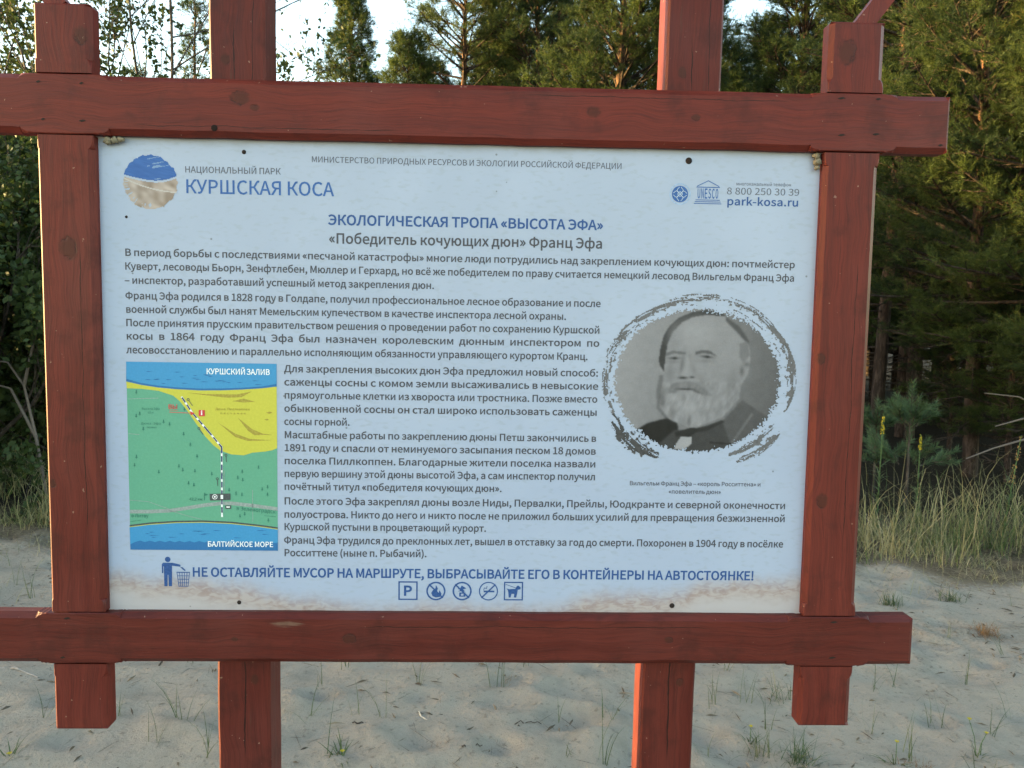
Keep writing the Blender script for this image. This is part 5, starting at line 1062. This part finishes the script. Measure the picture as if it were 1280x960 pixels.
# ---------------------------------------------------------------- small plants on the open sand
M_RUST = leafy('rusty_dead_blades', (.17, .085, .035), (.30, .165, .07), (.34, .22, .10), .15)
GS = 'thin grass sprigs on the sand'
def sprig(px, py, n, L, spread, tint, label, sd, group=None, w=.0016, nm='grass_sprig', nod=.5):
    x, y = at_ground(px, py); r = np.random.default_rng(sd)
    P = np.stack([r.normal(0, .010*min(3, n/6+.5), n), r.normal(0, .010*min(3, n/6+.5), n), np.full(n, -.012)], 1)
    V, F, tt = blades(P, r.uniform(0, 6.28, n), L*r.uniform(.55, 1.1, n), np.abs(r.normal(spread*.6, spread*.5, n)), r.uniform(.7, 1.25, n)*w, np.clip(r.normal(tint, .27, n), 0, 1), r, 5, r.normal(nod, .35, n))
    tag(obj(nm, mesh_np(nm, V, F, [M_RUST if nm == 'dried_tuft' else M_SPRIG], attrs={'tint': tt}), None, (x, y, float(ground_z(x, y))-.004)), label, 'grass', group)
SPR = [(222, 905, 4, .20), (238, 918, 6, .26), (196, 945, 5, .20), (262, 955, 5, .22), (240, 832, 4, .2), (402, 868, 4, .24), (388, 912, 4, .22), (408, 956, 3, .24), (432, 842, 4, .25), (447, 905, 3, .25), (478, 912, 4, .24), (522, 868, 4, .26), (616, 870, 6, .28), (628, 866, 4, .24),
       (700, 905, 2, .16), (752, 955, 6, .26), (762, 905, 5, .30), (710, 955, 4, .16), (890, 880, 5, .20), (930, 875, 6, .22), (905, 838, 5, .22), (1010, 842, 4, .2), (1090, 852, 4, .22), (1115, 850, 3, .26), (1170, 895, 6, .22), (1135, 935, 5, .2), (1260, 880, 4, .2), (1240, 905, 5, .2), (38, 735, 5, .26), (20, 722, 4, .22), (50, 905, 4, .2), (1085, 905, 4, .18), (1205, 840, 4, .18), (1225, 955, 5, .2), (960, 905, 4, .16), (880, 950, 5, .2), (150, 905, 4, .14), (1188, 790, 4, .18), (1130, 790, 4, .16), (1255, 810, 4, .18), (655, 835, 4, .22)]
for i, (px, py, n, L) in enumerate(SPR):
    sprig(px, py, n, L, .38, .35, 'thin sprig of a few green blades growing from the pale sand', 300+i, GS)
sprig(1000, 945, 90, .15, .9, .22, 'bushy green grass tuft on the sand under the portrait-side stub', 401, None, .0016, 'grass_tuft', .9)
sprig(955, 935, 40, .14, .8, .3, 'looser green tuft beside the bushy one', 402, None, .0014, 'grass_tuft', .8)
sprig(1114, 748, 80, .13, .5, .2, 'rounded dark green tuft on the sand in front of the grass belt', 403, None, .0018, 'grass_tuft', .4)
sprig(1188, 738, 90, .11, .8, .12, 'low spreading green tuft at the edge of the grass belt', 404, None, .0020, 'grass_tuft', .6)
sprig(1232, 782, 190, .11, .7, .5, 'fuzzy rust-brown dried tuft on the sand', 405, None, .0012, 'dried_tuft', .9)
sprig(972, 868, 40, .13, .9, .3, 'tangled green tuft right beside the portrait-side stub', 406, None, .0013, 'grass_tuft', .8)
sprig(1150, 948, 110, .06, 1.0, .2, 'flat clump of dead brown needles on the sand below the frame', 407, None, .0012, 'dried_tuft', .8)
sprig(560, 940, 60, .035, 1.0, .1, 'small dark dead clump on the sand in the middle below the board', 408, None, .0010, 'dried_tuft', .6)
sprig(625, 845+12, 30, .05, 1.0, .85, 'scrubby greyish clump at the foot of the tallest sprig', 409, None, .0010, 'dried_tuft', .6)
def hawkbit(px, py, label, sd, heads):
    r = np.random.default_rng(sd); x, y = at_ground(px, py); t = bpy.data.objects.new('yellow_flower', None); COL.objects.link(t); t.location = (x, y, float(ground_z(x, y))-.004); tag(t, label, 'flower')
    n = 16; V, F, tt = blades(np.stack([r.normal(0, .008, n), r.normal(0, .008, n), np.full(n, -.01)], 1), r.uniform(0, 6.28, n), r.uniform(.06, .12, n), r.uniform(.4, 1.1, n), r.uniform(.002, .004, n), r.uniform(.1, .6, n), r, 4, r.uniform(.2, .8, n)); obj('leaves', mesh_np('leaves', V, F, [M_SPRIG], attrs={'tint': tt}), t)
    for (hx, hy, hz) in heads:
        V, F = tubes([(np.array([(0, 0, -.01), (hx*.4, hy*.4, hz*.6), (hx, hy, hz)]), np.array([.0016, .0014, .0012]))], 5); obj('stem', mesh_np('stem', V, F, [M_STEM]), t)
        q = 14; Vq = []; 
        for k in range(q):
            a = k*6.283/q; rr_ = r.uniform(.006, .009); Vq += [(hx, hy, hz), (hx+rr_*math.cos(a-.22), hy+rr_*math.sin(a-.22), hz+.006), (hx+rr_*1.1*math.cos(a), hy+rr_*1.1*math.sin(a), hz+.007), (hx+rr_*math.cos(a+.22), hy+rr_*math.sin(a+.22), hz+.006)]
        obj('flower_head', mesh_np('flower_head', Vq, np.arange(q*4).reshape(-1, 4), [M_YFLOWER]), t)
hawkbit(1222, 935, 'small plant with two yellow flowers and narrow leaves near the sand corner', 1, [(.03, 0, .10), (-.02, .03, .14)])
hawkbit(1120, 945, 'single small yellow flower beside the dead brown clump', 2, [(0, 0, .09)])
hawkbit(938, 925, 'tiny yellow bud next to the loose green tuft', 3, [(.0, 0, .07)])
hawkbit(12, 957, 'yellow flower on the sand at the corner under the map-side stub', 4, [(0, 0, .02)])
hawkbit(428, 957, 'yellow flower on the sand just past the map-side post', 5, [(0, 0, .02)])

# single sticks and straws
def stick(px, py, L, az, r, mat, label, nm, arch=0.0, seed=0):
    x, y = at_ground(px, py); q = np.random.default_rng(seed); s = np.linspace(-.5, .5, 9)
    P = np.stack([L*s*math.cos(az)-arch*(.25-s*s)*4*math.sin(az), L*s*math.sin(az)+arch*(.25-s*s)*4*math.cos(az), r*.8+.006*np.abs(q.normal(0, 1, 9))], 1)
    P[:, 2] += ground_z(x+P[:, 0], y+P[:, 1])-float(ground_z(x, y))
    V, F = tubes([(P, np.full(9, r)*np.linspace(1, .6, 9))], 7); tag(obj(nm, mesh_np(nm, V, F, [mat], smooth=True), None, (x, y, float(ground_z(x, y)))), label, 'stick')
M_STRAW = plain('bleached_straw', (.52, .46, .36), .6, 90, .25); M_STICK = plain('weathered_stick', (.30, .26, .22), .85, 90, .4); M_DSTICK = plain('dark_stick', (.075, .055, .042), .9, 90, .4)
stick(540, 908, .15, -.75, .0030, M_STRAW, 'curved bleached straw lying on the sand', 'straw', -.03, 1)
stick(22, 842, .24, -.35, .007, M_STICK, 'pale weathered stick on the sand beside the map-side stub', 'stick', .01, 2)
stick(590, 946, .08, .35, .0028, M_DSTICK, 'dark twig on the sand next to the small dead clump', 'stick', 0, 3)
stick(731, 933, .06, .1, .0026, M_DSTICK, 'short dark twig lying near the sunlit post', 'stick', 0, 4)
stick(452, 918, .07, .05, .0030, M_DSTICK, 'dark chip of bark lying flat near the plain post', 'stick', 0, 5)
stick(660, 915, .11, .25, .0022, M_DSTICK, 'thin crooked twig below the middle of the bottom rail', 'stick', .01, 6)
V, F = dome((0, 0, 0), .012, .006, 7, 2); Vw = [(v[0], v[2], -v[1]*.9) for v in V]
x, y = at_ground(494, 856); tag(obj('shell_chip', mesh_np('shell_chip', Vw, [f[:, ::-1] for f in F], [plain('white_chip', (.72, .71, .68), .5, 100, .1)]), None, (x, y, float(ground_z(x, y)))), 'tiny white shell chip on the sand under the bottom rail', 'shell')

# countless bits of bark, needles and broken straw strewn over the sand
rg = np.random.default_rng(99); N = 7000
lx = rg.uniform(-3.6, 5.0, N); ly = rg.uniform(.4, 4.6, N); kp = rg.random(N) < .30+.7*sstep(.40, .8, vnoise(lx, ly, 1.4, 81))
lx, ly = lx[kp], ly[kp]; n = len(lx); az = rg.uniform(0, 6.28, n); L = rg.gamma(2.0, .0095, n)+.004; w = np.where(rg.random(n) < .35, rg.uniform(.002, .006, n), rg.uniform(.0006, .0014, n))
L = np.where(w < .0015, L*2.2, L)
gz = ground_z(lx, ly)+.004; d = np.stack([np.cos(az), np.sin(az), rg.normal(0, .14, n)], 1)*L[:, None]; e = np.stack([-np.sin(az), np.cos(az), rg.normal(0, .2, n)], 1)*w[:, None]; P = np.stack([lx, ly, gz], 1); up = np.array([0, 0, 1])*(w*.8)[:, None]
V = np.stack([P-d, P-d*.2+e+up*.3, P+d+up*.5, P+d*.1-e+up, P+up*2.2], 1).reshape(-1, 3); b_ = (np.arange(n)*5)[:, None]
F = np.concatenate([b_+np.array([[0, 1, 4]]), b_+np.array([[1, 2, 4]]), b_+np.array([[2, 3, 4]]), b_+np.array([[3, 0, 4]])])
m = Mat('bark_bits', .9, .1); m.color(m.mix(m.attr('tint'), (.075, .058, .043), (.22, .175, .12)))
tn = np.tile(rg.random(n)**1.6, 4)
tag(obj('plant_litter', mesh_np('plant_litter', V, F, [m.m], attrs={'tint': tn})), kind='stuff')
